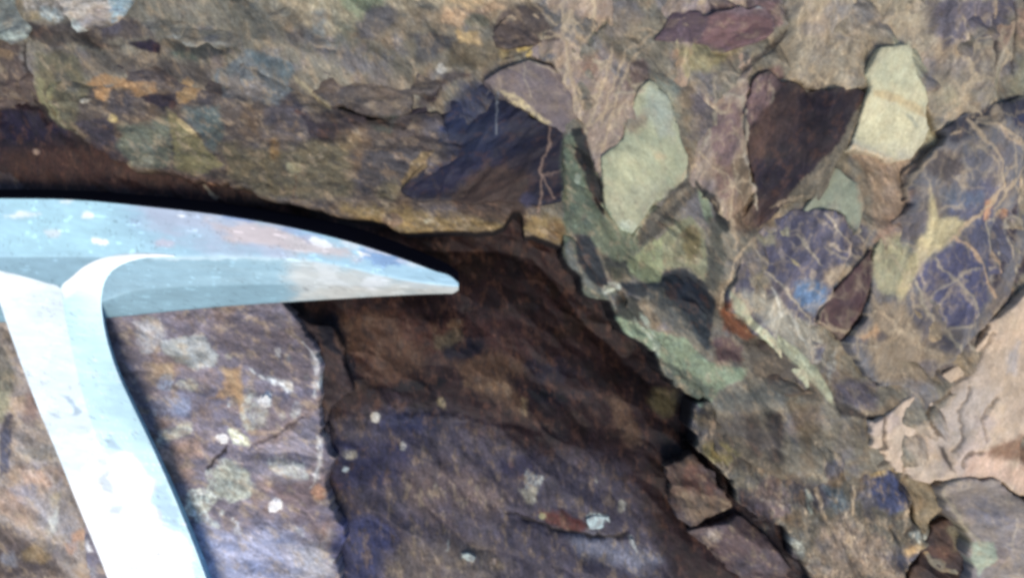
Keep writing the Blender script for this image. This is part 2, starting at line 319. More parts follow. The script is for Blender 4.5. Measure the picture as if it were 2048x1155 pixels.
P((66, 58, 72), T(6, 2000, 60, 2040, 60, 2010, 300, 1940, 450, 1880, 560, 1870, 480, 1930, 300, 1960, 180), 7, 7, .95)
P((186, 140, 104), T(6, 1790, 60, 1840, 60, 1830, 160, 1800, 170), 6, 7, .8)
P((150, 132, 104), T(6, 1120, 600, 1320, 680, 1500, 900, 1640, 960, 1450, 1110, 1200, 1090, 1100, 900), 20, 16, .7)
P((182, 146, 110), T(6, 1030, 840, 1160, 790, 1190, 830, 1080, 880), 8, 8, .8)
P((82, 78, 84), E(6, 1160, 810, 1240, 870), 8, 7, .8)
P((104, 98, 104), E(6, 1410, 980, 1530, 1060), 10, 9, .8)
P((76, 56, 62), T(6, 1140, 320, 1120, 520, 1070, 680, 980, 800, 960, 760, 1060, 560, 1110, 400), 5, 5, .9)
P((150, 122, 104), T(6, 1350, 0, 1380, 0, 1350, 110, 1200, 220, 1080, 320, 1060, 300, 1200, 160, 1320, 90), 8, 6, .7)
# -- blue purple cobble with speckled lower half
P((80, 80, 104), T(6, 440, 400, 640, 120, 860, 130, 1040, 220, 1020, 380, 940, 440, 820, 480, 620, 520), 14, 10, .85)
P((78, 112, 152), T(6, 700, 540, 800, 510, 880, 560, 890, 640, 820, 720, 760, 690, 700, 620), 10, 9, .9)
P((152, 150, 138), T(6, 330, 580, 520, 580, 700, 720, 800, 800, 800, 980, 700, 960, 520, 800), 14, 14, .75)
P((154, 158, 132), T(6, 320, 590, 390, 640, 480, 780, 640, 900, 760, 1020, 840, 1155, 860, 1240, 760, 1120, 620, 980, 460, 800, 330, 680), 4, 4, .95)  # pale green strip: lit lower-left edge painted as colour
P((166, 148, 122), T(6, 860, 470, 960, 430, 990, 450, 920, 560, 880, 560), 8, 7, .8)
P((162, 148, 108), T(6, 650, 370, 690, 400, 720, 440, 690, 430), 3, 3, .9)
P((150, 146, 118), T(6, 440, 280, 600, 250, 600, 310, 500, 340), 8, 10, .7)
P((150, 140, 110), E(6, 440, 480, 560, 560), 8, 9, .6)
P((176, 182, 178), T(6, 820, 1000, 880, 900, 880, 990, 830, 1100), 5, 6, .7)
P((90, 84, 104), T(9, 850, 0, 1110, 0, 1080, 150, 1000, 180, 850, 90), 14, 9, .8)
P((108, 100, 98), T(6, 290, 420, 400, 350, 430, 430, 400, 520, 320, 500), 8, 7, .6)
# -- brown block below it
P((140, 88, 62), T(6, 210, 670, 330, 640, 330, 740, 440, 800, 380, 860, 230, 800), 10, 9, .9)
P((96, 68, 72), T(6, 150, 860, 280, 820, 360, 880, 340, 990, 200, 980), 10, 9, .8)
P((78, 70, 62), T(6, 340, 860, 480, 840, 640, 990, 830, 1160, 760, 1200, 400, 1060), 16, 12, .8)
P((88, 94, 92), T(9, 230, 60, 500, 0, 720, 40, 620, 130, 300, 160, 170, 130), 16, 12, .7)
# -- peach ground, lower right
P((170, 152, 132), T(6, 2100, 600, 1960, 640, 1830, 760, 1700, 920, 1600, 1040, 1480, 1160, 1480, 1300, 1640, 1250, 2100, 1150), 18, 10, .8)
P((190, 176, 164), T(6, 1700, 1000, 1800, 960, 1800, 1200, 1640, 1240), 18, 12, .5)
P((150, 150, 158), T(6, 1900, 940, 1990, 880, 1980, 1060, 1900, 1060), 12, 9, .6)
P((180, 164, 146), T(9, 1230, 350, 1300, 240, 1400, 220, 1460, 320, 1460, 420, 1560, 520, 1480, 620, 1380, 540, 1300, 420), 10, 8, .8)
P((170, 160, 152), T(9, 1480, 100, 1850, 60, 1700, 330, 1640, 400, 1500, 420, 1420, 240), 18, 12, .7)
P((186, 158, 140), T(9, 1650, 560, 1700, 440, 1850, 420, 2100, 600, 2100, 700, 1830, 570), 12, 9, .8)
P((112, 76, 52), T(9, 1770, 430, 1900, 360, 2100, 330, 2100, 500, 1960, 480), 14, 10, .8)  # brown shadow painted on the slab
P((70, 62, 58), T(9, 1530, 390, 1560, 400, 1610, 540, 1580, 530), 5, 5, .9)
# -- mottled block, bottom right
P((76, 68, 58), T(9, 140, 180, 560, 170, 600, 330, 560, 520, 300, 540, 200, 420), 18, 18, .7)
P((122, 112, 70), E(9, 180, 380, 330, 480), 12, 12, .8)
P((104, 88, 66), T(9, 640, 120, 780, 90, 800, 300, 700, 360, 640, 260), 16, 14, .7)
P((112, 104, 88), T(9, 800, 200, 1090, 230, 1090, 400, 860, 390, 780, 300), 16, 14, .6)
P((64, 62, 78), T(9, 600, 540, 800, 580, 900, 720, 860, 800, 700, 700), 14, 14, .7)
P((74, 92, 104), T(9, 860, 620, 960, 640, 1000, 740, 930, 770), 9, 8, .8)
P((56, 68, 112), T(9, 1100, 580, 1230, 540, 1330, 640, 1330, 720, 1250, 780, 1180, 740), 10, 10, .9)
P((54, 68, 104), T(9, 1180, 1010, 1330, 1010, 1370, 1110, 1290, 1120), 12, 10, .8)
P((140, 124, 108), T(9, 840, 850, 1000, 780, 1180, 950, 1300, 1150, 850, 1160, 800, 1000), 26, 20, .8)
P((176, 152, 104), T(9, 1110, 540, 1220, 500, 1230, 550, 1130, 590), 6, 7, .8)
P((180, 150, 104), T(9, 1340, 1000, 1420, 950, 1440, 980, 1360, 1060), 8, 8, .8)
P((176, 186, 176), T(9, 1360, 900, 1400, 880, 1440, 930, 1420, 960), 5, 6, .8)
P((180, 188, 178), T(9, 660, 930, 740, 950, 740, 1020, 690, 1000), 6, 8, .7)
P((160, 170, 158), E(9, 770, 650, 810, 780), 5, 6, .7)
P((170, 168, 150), T(9, 410, 670, 640, 700, 640, 760, 560, 720, 420, 710), 5, 12, .7)
P((104, 84, 84), T(9, 420, 650, 560, 560, 660, 640, 640, 780, 520, 820), 12, 10, .6)
P((176, 206, 210), E(9, 505, 845, 560, 905), 5, 5, .9)
P((64, 92, 110), E(9, 550, 850, 600, 920), 5, 5, .7)
P((168, 156, 150), T(9, 180, 880, 270, 880, 260, 950, 190, 940), 6, 8, .8)
P((100, 70, 62), T(9, 40, 520, 130, 490, 230, 620, 200, 700, 60, 640), 14, 12, .7)
P((150, 130, 108), T(9, 30, 620, 120, 640, 330, 750, 110, 830, 40, 720), 12, 16, .4)
# -- grey cobble and dark gap
P((126, 118, 112), T(9, 1540, 640, 1640, 580, 1830, 580, 2021, 700, 2100, 900, 1900, 960, 1700, 880), 22, 14, .6)
P((104, 108, 130), E(9, 1640, 720, 1960, 840, 20), 22, 16, .6)
P((144, 156, 138), T(9, 1715, 940, 1840, 950, 1860, 1040, 1780, 1155, 1720, 1060), 6, 6, .9)
P((112, 106, 86), T(9, 1580, 870, 1680, 850, 1720, 960, 1620, 1000), 10, 9, .9)
P((110, 76, 60), E(9, 1480, 970, 1600, 1040), 12, 12, .6)
# -- recess floor
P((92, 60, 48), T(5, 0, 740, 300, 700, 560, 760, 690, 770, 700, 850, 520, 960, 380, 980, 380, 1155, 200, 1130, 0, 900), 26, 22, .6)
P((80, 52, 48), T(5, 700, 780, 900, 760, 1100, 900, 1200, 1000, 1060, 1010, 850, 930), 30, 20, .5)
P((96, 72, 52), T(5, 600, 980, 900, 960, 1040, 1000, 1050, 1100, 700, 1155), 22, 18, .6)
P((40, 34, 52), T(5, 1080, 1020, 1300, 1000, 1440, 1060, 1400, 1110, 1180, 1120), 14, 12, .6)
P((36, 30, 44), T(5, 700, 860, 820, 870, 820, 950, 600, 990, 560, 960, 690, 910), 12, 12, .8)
P((104, 80, 60), T(8, 700, 30, 960, 20, 1070, 130, 1060, 240, 900, 160, 800, 160), 24, 18, .5)
P((120, 112, 84), E(8, 550, 120, 610, 190), 7, 8, .8)
P((110, 80, 62), T(8, 740, 280, 860, 300, 900, 380, 760, 370), 14, 16, .7)
P((100, 78, 62), T(8, 1560, 150, 1700, 170, 1760, 400, 1680, 420, 1600, 260), 16, 16, .7)
P((96, 90, 66), E(8, 1820, 80, 2010, 250, -20), 14, 12, .8)
P((26, 24, 46), T(8, 1120, 130, 1480, 100, 1480, 140, 1300, 180, 1140, 170), 14, 10, .9)
P((84, 80, 100), T(8, -40, 260, 300, 230, 700, 260, 1000, 420, 1400, 480, 1640, 640, 1900, 1000, 2021, 1300, -60, 1300), 60, 30, .75)
P((50, 54, 98), T(8, 180, 230, 520, 230, 540, 310, 330, 330, 200, 290), 14, 12, .7)
P((48, 50, 88), T(8, -40, 370, 380, 390, 370, 560, 280, 650, -40, 660), 22, 18, .85)
P((56, 64, 112), T(8, -20, 820, 200, 800, 330, 920, 240, 1060, 200, 1200, -60, 1200), 22, 18, .85)
P((44, 42, 78), T(8, 920, 490, 1110, 480, 1120, 560, 1000, 610, 930, 580), 14, 10, .9)
P((56, 62, 98), T(8, 580, 620, 700, 640, 640, 780, 560, 780), 14, 10, .5)
P((116, 122, 146), T(8, 1330, 920, 1500, 930, 1700, 1010, 1860, 1060, 1700, 1120, 1400, 1030), 26, 16, .8)
P((96, 52, 46), T(8, 1150, 800, 1230, 780, 1440, 860, 1430, 920, 1250, 890), 8, 8, .9)
P((150, 160, 162), T(8, 1080, 570, 1190, 590, 1170, 620, 1110, 650, 1070, 670), 4, 12, .8)
P((158, 156, 140), T(8, 1040, 670, 1130, 660, 1140, 740, 1080, 740), 6, 12, .7)
P((176, 208, 212), T(8, 1425, 815, 1480, 795, 1555, 795, 1560, 840, 1500, 870, 1440, 875), 4, 5, .95)
P((176, 208, 208), T(8, 695, 1010, 740, 1010, 780, 1040, 770, 1065, 700, 1040), 3, 4, .95)
P((180, 204, 212), E(8, 610, 925, 636, 1000), 3, 3, .9)
P((190, 204, 200), T(8, 1675, 925, 1695, 930, 1725, 1000, 1715, 1015, 1680, 970), 3, 3, .9)
P((174, 170, 150), E(8, 0, 430, 85, 480), 6, 6, .6)
P((176, 196, 204), E(8, 5, 520, 40, 555), 3, 3, .9)
P((186, 186, 178), E(8, 175, 225, 205, 265), 3, 3, .9)
P((178, 178, 172), E(8, 340, 380, 370, 435), 3, 5, .8)
P((186, 186, 178), E(8, 530, 610, 560, 655), 3, 4, .8)
P((182, 186, 178), E(8, 1480, 590, 1505, 640), 3, 3, .7)
P((160, 160, 150), E(8, 1615, 730, 1660, 800), 4, 5, .7)
P((180, 176, 130), E(8, 1150, 800, 1190, 840), 3, 3, .8)
P((110, 88, 60), E(8, 860, 1060, 960, 1110, 30), 6, 6, .7)
P((196, 176, 170), E(8, 860, 1040, 910, 1090), 4, 4, .6)
P((140, 118, 104), T(8, 380, 520, 560, 480, 800, 580, 980, 680, 900, 780, 560, 800, 400, 720), 40, 30, .35)
P((150, 136, 118), T(8, 420, 940, 800, 980, 960, 1120, 300, 1200, 260, 1060), 40, 30, .35)
# -- lower left slab
P((138, 134, 138), T(4, 780, 760, 880, 730, 950, 780, 960, 830, 900, 900, 850, 950, 800, 940, 820, 870, 770, 830), 5, 8, .85)
P((134, 136, 130), T(4, 920, 890, 1040, 860, 1150, 920, 1250, 960, 1240, 1000, 1150, 990, 1130, 1050, 1060, 1000, 960, 960), 5, 9, .85)
P((168, 168, 160), E(4, 1110, 840, 1150, 880), 4, 6, .7)
P((90, 96, 104), E(4, 1560, 720, 1640, 790), 14, 9, .4)
P((150, 150, 146), E(4, 1300, 940, 1340, 975), 3, 3, .8)
P((150, 154, 150), T(4, 1350, 930, 1400, 940, 1410, 965, 1360, 950), 3, 3, .8)
P((182, 190, 186), E(4, 1580, 925, 1620, 965), 3, 3, .85)
P((160, 170, 166), E(4, 1645, 950, 1685, 985, 40), 3, 3, .85)
P((150, 176, 182), E(4, 1745, 1060, 1785, 1095), 4, 4, .8)
P((160, 168, 160), T(4, 1570, 755, 1610, 770, 1640, 810, 1610, 800), 3, 4, .7)
P((190, 200, 200), T(4, 1420, 1010, 1500, 1060, 1560, 1070, 1680, 1110, 1670, 1150, 1590, 1120, 1500, 1090, 1430, 1040), 3, 8, .7)
P((196, 200, 196), T(4, 1800, 910, 1830, 930, 1835, 1000, 1815, 990), 3, 4, .8)
P((186, 196, 200), T(7, 1610, 30, 1680, 40, 1680, 85, 1650, 70), 3, 5, .8)
P((146, 126, 98), T(7, 1290, -60, 1390, -40, 1400, 130, 1430, 230, 1500, 300, 1560, 300, 1550, 340, 1440, 320, 1390, 220, 1340, 60), 6, 8, .7)
P((190, 196, 198), E(7, 1500, 95, 1560, 165), 4, 5, .9)
P((168, 176, 156), T(7, 1480, 170, 1560, 150, 1550, 220, 1500, 280, 1450, 230), 6, 8, .7)
P((180, 192, 200), E(7, 1310, 140, 1340, 175), 3, 3, .8)
P((186, 190, 186), E(7, 1690, 185, 1722, 222), 3, 3, .8)
P((170, 176, 170), E(7, 1625, 195, 1650, 240), 3, 3, .8)
P((190, 196, 162), T(7, 1320, 280, 1380, 290, 1450, 380, 1440, 400, 1370, 370, 1330, 340), 4, 6, .9)
P((210, 220, 222), E(7, 1255, 325, 1325, 375), 4, 4, .9)
P((164, 162, 150), T(7, 930, 310, 1000, 290, 1060, 250, 1110, 250, 1120, 300, 1040, 320, 960, 370), 5, 7, .8)
P((172, 176, 160), T(7, 1560, 490, 1640, 480, 1700, 510, 1760, 480, 1770, 570, 1720, 580, 1650, 530, 1580, 510), 5, 8, .85)
P((172, 178, 164), T(7, 1080, 720, 1120, 650, 1240, 650, 1240, 720, 1160, 790, 1080, 770), 5, 8, .9)
P((134, 140, 128), T(7, 1220, 540, 1320, 480, 1440, 540, 1460, 650, 1380, 710, 1260, 680), 9, 10, .7)
P((168, 176, 160), T(7, 1250, 600, 1330, 680, 1440, 640, 1470, 600, 1450, 680, 1340, 710, 1250, 660), 4, 6, .7)
P((225, 232, 232), E(7, 1550, 715, 1625, 765, -20), 3, 3, .95)
P((186, 190, 184), E(7, 1340, 815, 1385, 900, 0), 4, 8, .7)
P((176, 180, 172), T(7, 1140, 790, 1280, 830, 1300, 870, 1180, 830), 4, 9, .7)
P((176, 190, 190), E(7, 1270, 750, 1310, 800, 20), 3, 5, .7)
P((176, 186, 192), T(7, 1680, 870, 1740, 870, 1760, 920, 1720, 900), 4, 6, .6)
P((204, 210, 208), T(7, 1830, 330, 1850, 360, 1855, 440, 1820, 400), 3, 3, .8)
P((140, 120, 112), T(7, 960, 380, 1160, 350, 1170, 440, 1060, 470, 940, 440), 14, 10, .6)
P((96, 108, 140), T(7, 980, 150, 1100, 140, 1100, 220, 1020, 220), 8, 8, .7)
P((180, 196, 206), E(7, 860, 170, 910, 220), 4, 6, .8)
P((112, 112, 140), T(7, 1150, 860, 1560, 850, 1600, 1000, 1540, 1200, 1200, 1200), 40, 20, .5)
P((150, 156, 158), T(7, 1650, 960, 1850, 980, 1880, 1150, 1700, 1130), 26, 24, .4)
P((116, 92, 82), T(7, 1780, 820, 1900, 830, 1900, 960, 1780, 950), 16, 12, .5)
P((100, 84, 84), T(7, 1500, 600, 1880, 560, 1880, 740, 1640, 720), 20, 14, .6)
P((190, 196, 190), T(7, 1910, 1040, 1930, 1040, 1920, 1090, 1905, 1085), 3, 3, .8)
# -- left of the handle
P((136, 136, 112), T(7, -60, -60, 60, -30, 70, 120, 40, 250, -60, 300), 12, 10, .8)
P((62, 62, 78), T(7, 10, 300, 50, 180, 80, 220, 60, 520, 10, 560), 7, 7, .85)
P((104, 84, 88), E(7, 120, 60, 240, 260), 16, 12, .6)
P((172, 142, 124), T(7, 110, 540, 250, 540, 290, 620, 150, 610), 10, 9, .8)
P((158, 136, 120), T(7, -60, 580, 60, 640, 200, 780, 200, 870, 60, 830, -60, 760), 14, 12, .8)
P((158, 150, 128), T(7, 280, 680, 350, 660, 330, 820, 280, 900, 250, 880), 8, 9, .7)
P((150, 116, 94), T(7, 380, 960, 440, 930, 500, 960, 400, 1010), 6, 8, .7)
P((76, 64, 60), T(7, -60, 830, 60, 860, 220, 950, 330, 1040, 400, 1160, -60, 1200), 20, 18, .8)
P((128, 132, 146), E(7, 0, 1000, 110, 1080), 9, 12, .7)
P((140, 120, 84), T(7, 120, 1000, 200, 950, 300, 1030, 230, 1060, 140, 1050), 10, 12, .6)
P((176, 176, 176), T(7, 400, 1060, 470, 1060, 600, 1130, 560, 1160), 9, 12, .6)
P((196, 200, 204), E(7, 505, 930, 550, 985), 4, 5, .8)
P((100, 98, 90), T(4, -60, 860, 60, 900, 100, 1000, 90, 1155, -60, 1155), 12, 12, .8)

# closer pass: lichen spotted slab
P((152, 158, 168), T(10, 130, 50, 240, 28, 270, 110, 210, 180, 150, 190, 130, 110), 6, 8, .85)
P((150, 158, 160), T(10, 240, 130, 340, 110, 420, 105, 495, 190, 480, 225, 400, 262, 340, 210, 250, 190), 5, 8, .85)
P((158, 138, 108), T(10, 170, 235, 300, 225, 290, 300, 180, 300), 8, 12, .6); P((172, 174, 160), E(10, 300, 296, 405, 345), 4, 6, .8)
P((152, 172, 200), E(10, 228, 265, 300, 352), 6, 7, .7); P((124, 138, 172), T(10, 180, 380, 370, 375, 370, 460, 190, 455), 12, 12, .7)
P((206, 222, 236), E(10, 190, 415, 230, 455), 4, 5, .8); P((156, 128, 96), T(10, 440, 380, 520, 335, 500, 250, 580, 250, 600, 430, 560, 360, 480, 390), 7, 9, .8)
P((166, 174, 166), T(10, 600, 330, 650, 340, 700, 430, 700, 500, 610, 520, 600, 420), 7, 9, .75); P((226, 238, 242), E(10, 666, 358, 716, 424), 4, 5, .95)
P((204, 214, 186), T(10, 530, 500, 580, 505, 632, 570, 622, 592, 550, 575), 4, 6, .95); P((240, 248, 250), E(10, 482, 533, 532, 577), 4, 3, .95)
P((168, 170, 160), T(10, 215, 560, 260, 520, 380, 475, 392, 520, 300, 550, 230, 590), 5, 8, .85); P((150, 126, 112), T(10, 230, 590, 410, 550, 425, 630, 340, 640, 400, 700, 300, 740, 250, 660), 14, 12, .6)
P((190, 202, 192), T(10, 700, 640, 780, 640, 865, 655, 872, 720, 810, 722, 730, 690), 4, 8, .9)
P((160, 170, 160), T(10, 430, 690, 520, 640, 620, 690, 650, 750, 620, 810, 540, 830, 450, 780), 8, 10, .8); P((194, 208, 200), T(10, 345, 860, 380, 770, 430, 755, 485, 810, 450, 870, 520, 920, 500, 945, 400, 910), 5, 9, .9)
P((240, 248, 250), E(10, 703, 822, 768, 872, -15), 3, 3, .95); P((206, 220, 228), T(10, 552, 896, 590, 905, 590, 965, 560, 970), 4, 6, .85)
P((136, 148, 186), T(10, 400, 930, 560, 970, 700, 930, 780, 960, 800, 1300, 470, 1300), 30, 14, .8); P((158, 162, 170), T(10, 780, 1000, 960, 980, 1010, 1160, 780, 1200), 26, 20, .55)
P((120, 118, 134), T(10, 640, 620, 900, 480, 915, 600, 900, 740, 760, 760, 640, 700), 12, 8, .5)
P((106, 92, 96), T(10, 745, 760, 900, 740, 940, 900, 820, 930), 12, 12, .6); P((86, 80, 88), T(10, 500, 40, 860, 60, 900, 160, 905, 310, 700, 290, 520, 190), 14, 8, .6)
P((212, 222, 226), T(10, 630, 262, 700, 288, 800, 325, 803, 358, 740, 330, 650, 290), 3, 7, .85); P((200, 206, 208), T(10, 885, 150, 912, 200, 916, 300, 905, 370, 896, 360, 904, 260, 895, 200), 4, 7, .5)
P((200, 206, 208), T(10, 916, 530, 935, 560, 932, 680, 905, 740, 905, 700, 915, 610), 4, 7, .5); P((206, 216, 220), E(10, 732, 170, 758, 202), 3, 4, .9); P((180, 192, 204), T(10, 770, 180, 805, 205, 800, 220, 775, 200), 3, 4, .8)
P((176, 130, 96), E(10, 890, 760, 950, 820), 7, 7, .6); P((196, 206, 206), T(10, 820, 400, 855, 410, 840, 450, 800, 440), 4, 8, .6)
P((124, 112, 124), E(4, 640, 880, 760, 1020), 12, 10, .4)
P((84, 76, 82), T(10, 480, 20, 860, 40, 905, 160, 908, 300, 860, 330, 700, 280, 520, 180, 430, 90), 16, 12, .65); P((98, 90, 98), T(10, 20, 60, 140, 60, 200, 300, 300, 420, 180, 480, 80, 280), 20, 14, .6); P((118, 104, 104), T(10, 640, 400, 900, 380, 760, 540, 640, 580), 16, 14, .5)
# closer pass: left of the handle
P((178, 158, 144), T(11, 90, 600, 180, 600, 250, 660, 240, 700, 120, 660), 9, 7, .8); P((150, 150, 162), T(11, 100, 700, 230, 740, 420, 860, 400, 980, 200, 900), 26, 14, .6)
P((150, 148, 142), T(11, 90, 480, 300, 470, 330, 600, 120, 560), 20, 14, .6); P((84, 88, 112), T(11, 5, 480, 45, 380, 66, 500, 40, 610, 5, 630), 7, 6, .85)
P((176, 186, 178), T(11, 250, 860, 300, 780, 310, 860, 270, 930, 240, 940), 8, 7, .7); P((170, 132, 108), T(11, 380, 930, 440, 910, 440, 950, 380, 970), 6, 7, .7); P((206, 214, 224), E(11, 435, 940, 490, 1020), 6, 6, .8)
# closer pass: recess floor
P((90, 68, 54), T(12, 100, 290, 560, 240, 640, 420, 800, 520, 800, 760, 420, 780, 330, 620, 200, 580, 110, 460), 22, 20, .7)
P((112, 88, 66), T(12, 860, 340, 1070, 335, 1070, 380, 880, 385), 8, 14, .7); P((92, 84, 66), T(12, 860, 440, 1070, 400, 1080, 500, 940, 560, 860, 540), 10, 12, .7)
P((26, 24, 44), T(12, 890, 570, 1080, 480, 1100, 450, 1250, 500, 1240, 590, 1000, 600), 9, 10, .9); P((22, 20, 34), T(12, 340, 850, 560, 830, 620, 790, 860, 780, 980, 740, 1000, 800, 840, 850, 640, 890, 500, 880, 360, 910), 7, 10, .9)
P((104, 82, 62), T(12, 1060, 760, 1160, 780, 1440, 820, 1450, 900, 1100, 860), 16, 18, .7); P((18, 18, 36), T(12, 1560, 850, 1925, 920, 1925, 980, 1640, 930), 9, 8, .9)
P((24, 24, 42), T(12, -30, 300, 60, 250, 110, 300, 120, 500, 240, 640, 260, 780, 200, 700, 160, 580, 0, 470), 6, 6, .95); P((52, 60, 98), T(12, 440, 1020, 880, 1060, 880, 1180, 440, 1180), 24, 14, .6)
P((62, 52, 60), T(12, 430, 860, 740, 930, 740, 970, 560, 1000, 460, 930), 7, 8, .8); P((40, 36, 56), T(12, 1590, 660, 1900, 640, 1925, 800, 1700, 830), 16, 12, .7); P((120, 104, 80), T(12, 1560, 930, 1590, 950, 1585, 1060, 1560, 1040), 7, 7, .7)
# closer pass: top
P((150, 142, 120), T(1, 1500, -40, 2030, -40, 2000, 100, 1700, 90, 1560, 60), 20, 14, .6); P((156, 144, 120), T(3, 620, 240, 1080, 240, 1060, 480, 800, 500, 620, 440, 520, 380), 24, 16, .45)
P((168, 158, 128), T(3, 1000, -30, 1460, -30, 1420, 120, 1180, 200), 24, 16, .35)
P((56, 58, 72), T(3, 1550, 745, 1700, 662, 1850, 592, 2080, 550, 2080, 640, 1900, 690, 1760, 760, 1640, 830, 1580, 820), 9, 8, .8)
P((40, 34, 46), T(3, 600, 500, 1100, 530, 1040, 640, 900, 800, 640, 1100, 520, 1130, 560, 800), 22, 14, .55)
P((156, 146, 120), E(3, 1480, 400, 1700, 640, 60), 26, 16, .5); P((164, 150, 124), T(3, 640, 0, 900, -20, 760, 120, 660, 180), 18, 14, .5)
P((158, 140, 118), T(2, 1180, -40, 1500, -40, 1440, 40, 1240, 60), 16, 14, .5); P((164, 148, 122), T(2, 1480, 140, 1700, 120, 1720, 300, 1560, 330), 22, 16, .4)
P((60, 52, 60), T(9, 380, 640, 480, 700, 620, 870, 700, 1020, 790, 1170, 700, 1170, 560, 960, 440, 860, 370, 760), 8, 8, .9)
P((26, 22, 30), T(9, -60, 300, 60, 250, 140, 400, 120, 460, -40, 520), 12, 10, .8); P((40, 34, 36), T(9, 850, 100, 960, 150, 1090, 200, 1090, 240, 960, 200, 880, 190), 6, 7, .85)
P((44, 36, 36), T(9, 360, 190, 420, 170, 440, 420, 380, 480), 12, 14, .6); P((46, 40, 44), T(9, 470, 170, 560, 180, 560, 420, 500, 450), 14, 16, .6)
P((88, 88, 98), T(13, 440, 120, 640, 140, 640, 260, 470, 400, 360, 400, 360, 260), 12, 9, .7); P((158, 152, 128), T(13, 0, 40, 200, 60, 190, 180, 0, 190), 8, 8, .6)
P((196, 190, 172), T(13, 0, 160, 180, 180, 180, 195, 0, 185), 3, 4, .6); P((112, 124, 130), T(13, 0, 190, 110, 195, 80, 380, 0, 330), 7, 6, .7)
P((128, 142, 116), T(13, 200, 40, 540, 60, 560, 120, 430, 150, 380, 250, 300, 260, 240, 120), 10, 8, .7); P((104, 110, 96), T(13, 120, 300, 240, 260, 340, 320, 300, 440, 160, 500), 12, 12, .5)
P((76, 80, 92), T(13, 820, 370, 1110, 380, 1080, 470, 900, 560, 820, 540), 12, 10, .7); P((130, 116, 104), T(13, 280, 720, 440, 680, 700, 720, 760, 860, 560, 930, 400, 850), 20, 14, .5)
P((40, 60, 108), T(13, 1040, 900, 1300, 760, 1400, 740, 1340, 900, 1140, 1080, 1000, 1060), 16, 14, .6); P((30, 32, 70), T(13, 1500, 860, 1700, 960, 1850, 1020, 1700, 1060, 1500, 1000), 14, 8, .7)
P((56, 46, 58), T(13, 740, 920, 900, 780, 1000, 700, 1060, 640, 1240, 660, 1180, 720, 1020, 760, 900, 940), 10, 9, .8); P((192, 178, 138), T(13, 1480, 745, 1600, 760, 1700, 830, 1900, 1000, 1850, 1010, 1700, 930, 1600, 860), 4, 4, .95)  # second patch paints the mauve stone's lit lower rim in cream
P((40, 30, 62), T(14, 1100, 400, 1340, 390, 1400, 440, 1380, 500, 1200, 460), 7, 6, .9); P((196, 218, 218), T(14, 510, 165, 560, 180, 620, 235, 665, 235, 650, 275, 590, 255, 530, 210), 4, 4, .85)
P((170, 192, 186), T(14, 60, 280, 120, 290, 200, 270, 240, 260, 220, 310, 140, 335, 70, 330), 5, 5, .75); P((128, 168, 186), T(14, 900, -20, 1080, -20, 1060, 60, 1000, 120, 920, 180, 910, 80), 7, 8, .85)
P((38, 32, 60), T(14, -40, 890, 340, 930, 460, 900, 480, 1010, 620, 1100, 400, 1160, -40, 1160), 16, 12, .9); P((190, 190, 180), E(14, 690, 825, 755, 855, -10), 3, 3, .85)
P((80, 104, 112), T(14, 1540, 900, 1760, 860, 1820, 960, 1700, 1100, 1600, 1040), 14, 12, .6); P((84, 104, 88), T(14, 1500, 500, 1640, 490, 1740, 580, 1640, 560), 7, 6, .7)
P((132, 134, 104), T(14, 400, 650, 460, 700, 420, 800, 480, 960, 560, 1060, 500, 1050, 380, 820), 7, 6, .7); P((188, 170, 118), E(14, 890, 945, 970, 1000, 20), 4, 4, .85)

P((196, 180, 148), T(2, -160, -60, 1050, -60, 1000, 20, 860, 60, 780, 110, 640, 50, 400, 40, 200, 20, -100, 60), 18, 14, .8)
P((214, 184, 142), T(2, 600, -60, 860, -60, 820, 60, 770, 125, 700, 90), 12, 8, .8); P((178, 162, 136), T(2, 860, 20, 1300, -60, 1330, -60, 1120, 70, 960, 110), 14, 9, .6)
P((150, 138, 118), T(3, 600, -60, 1450, -60, 1440, 200, 1180, 260, 1090, 420, 1000, 480, 700, 470, 560, 390, 660, 220), 40, 26, .38)
P((196, 172, 148), T(6, 2100, 560, 1960, 680, 1860, 800, 1800, 900, 1960, 900, 2100, 800), 24, 14, .6)
P((168, 164, 148), T(6, 420, 600, 560, 590, 700, 740, 790, 820, 790, 960, 700, 960, 560, 840), 14, 14, .55)
P((170, 174, 146), T(6, 330, 610, 400, 650, 480, 770, 640, 900, 760, 1020, 840, 1155, 850, 1230, 760, 1120, 620, 970, 470, 810), 3, 3, .85)  # same lit edge of the speckled stone, painted brighter
P((64, 58, 64), T(1, 1260, 420, 1300, 560, 1700, 620, 1760, 520, 1560, 600, 1300, 560), 14, 14, .45); P((58, 54, 60), T(1, 900, 360, 1260, 420, 1280, 560, 1180, 520, 960, 470), 14, 12, .5)
P((56, 46, 50), T(13, 0, 900, 360, 880, 480, 940, 760, 960, 700, 1040, 300, 1020, 200, 1147, 0, 1147), 14, 12, .55)
P((38, 46, 58), T(15, 440, 600, 520, 605, 590, 660, 620, 730, 590, 800, 500, 740, 440, 680), 6, 5, .7)
P((36, 36, 58), T(2, 1000, 640, 1160, 700, 1280, 780, 1280, 1000, 1240, 1200, 1120, 1180, 1080, 980, 940, 960, 900, 860), 18, 14, .7)
P((34, 40, 70), T(2, 780, 470, 900, 530, 1040, 640, 1180, 740, 1100, 860, 900, 900, 700, 1000, 520, 1060, 640, 900, 600, 780, 680, 620), 26, 16, .5)
P((136, 140, 168), T(10, 420, 920, 900, 960, 900, 1300, 460, 1300), 40, 16, .4)
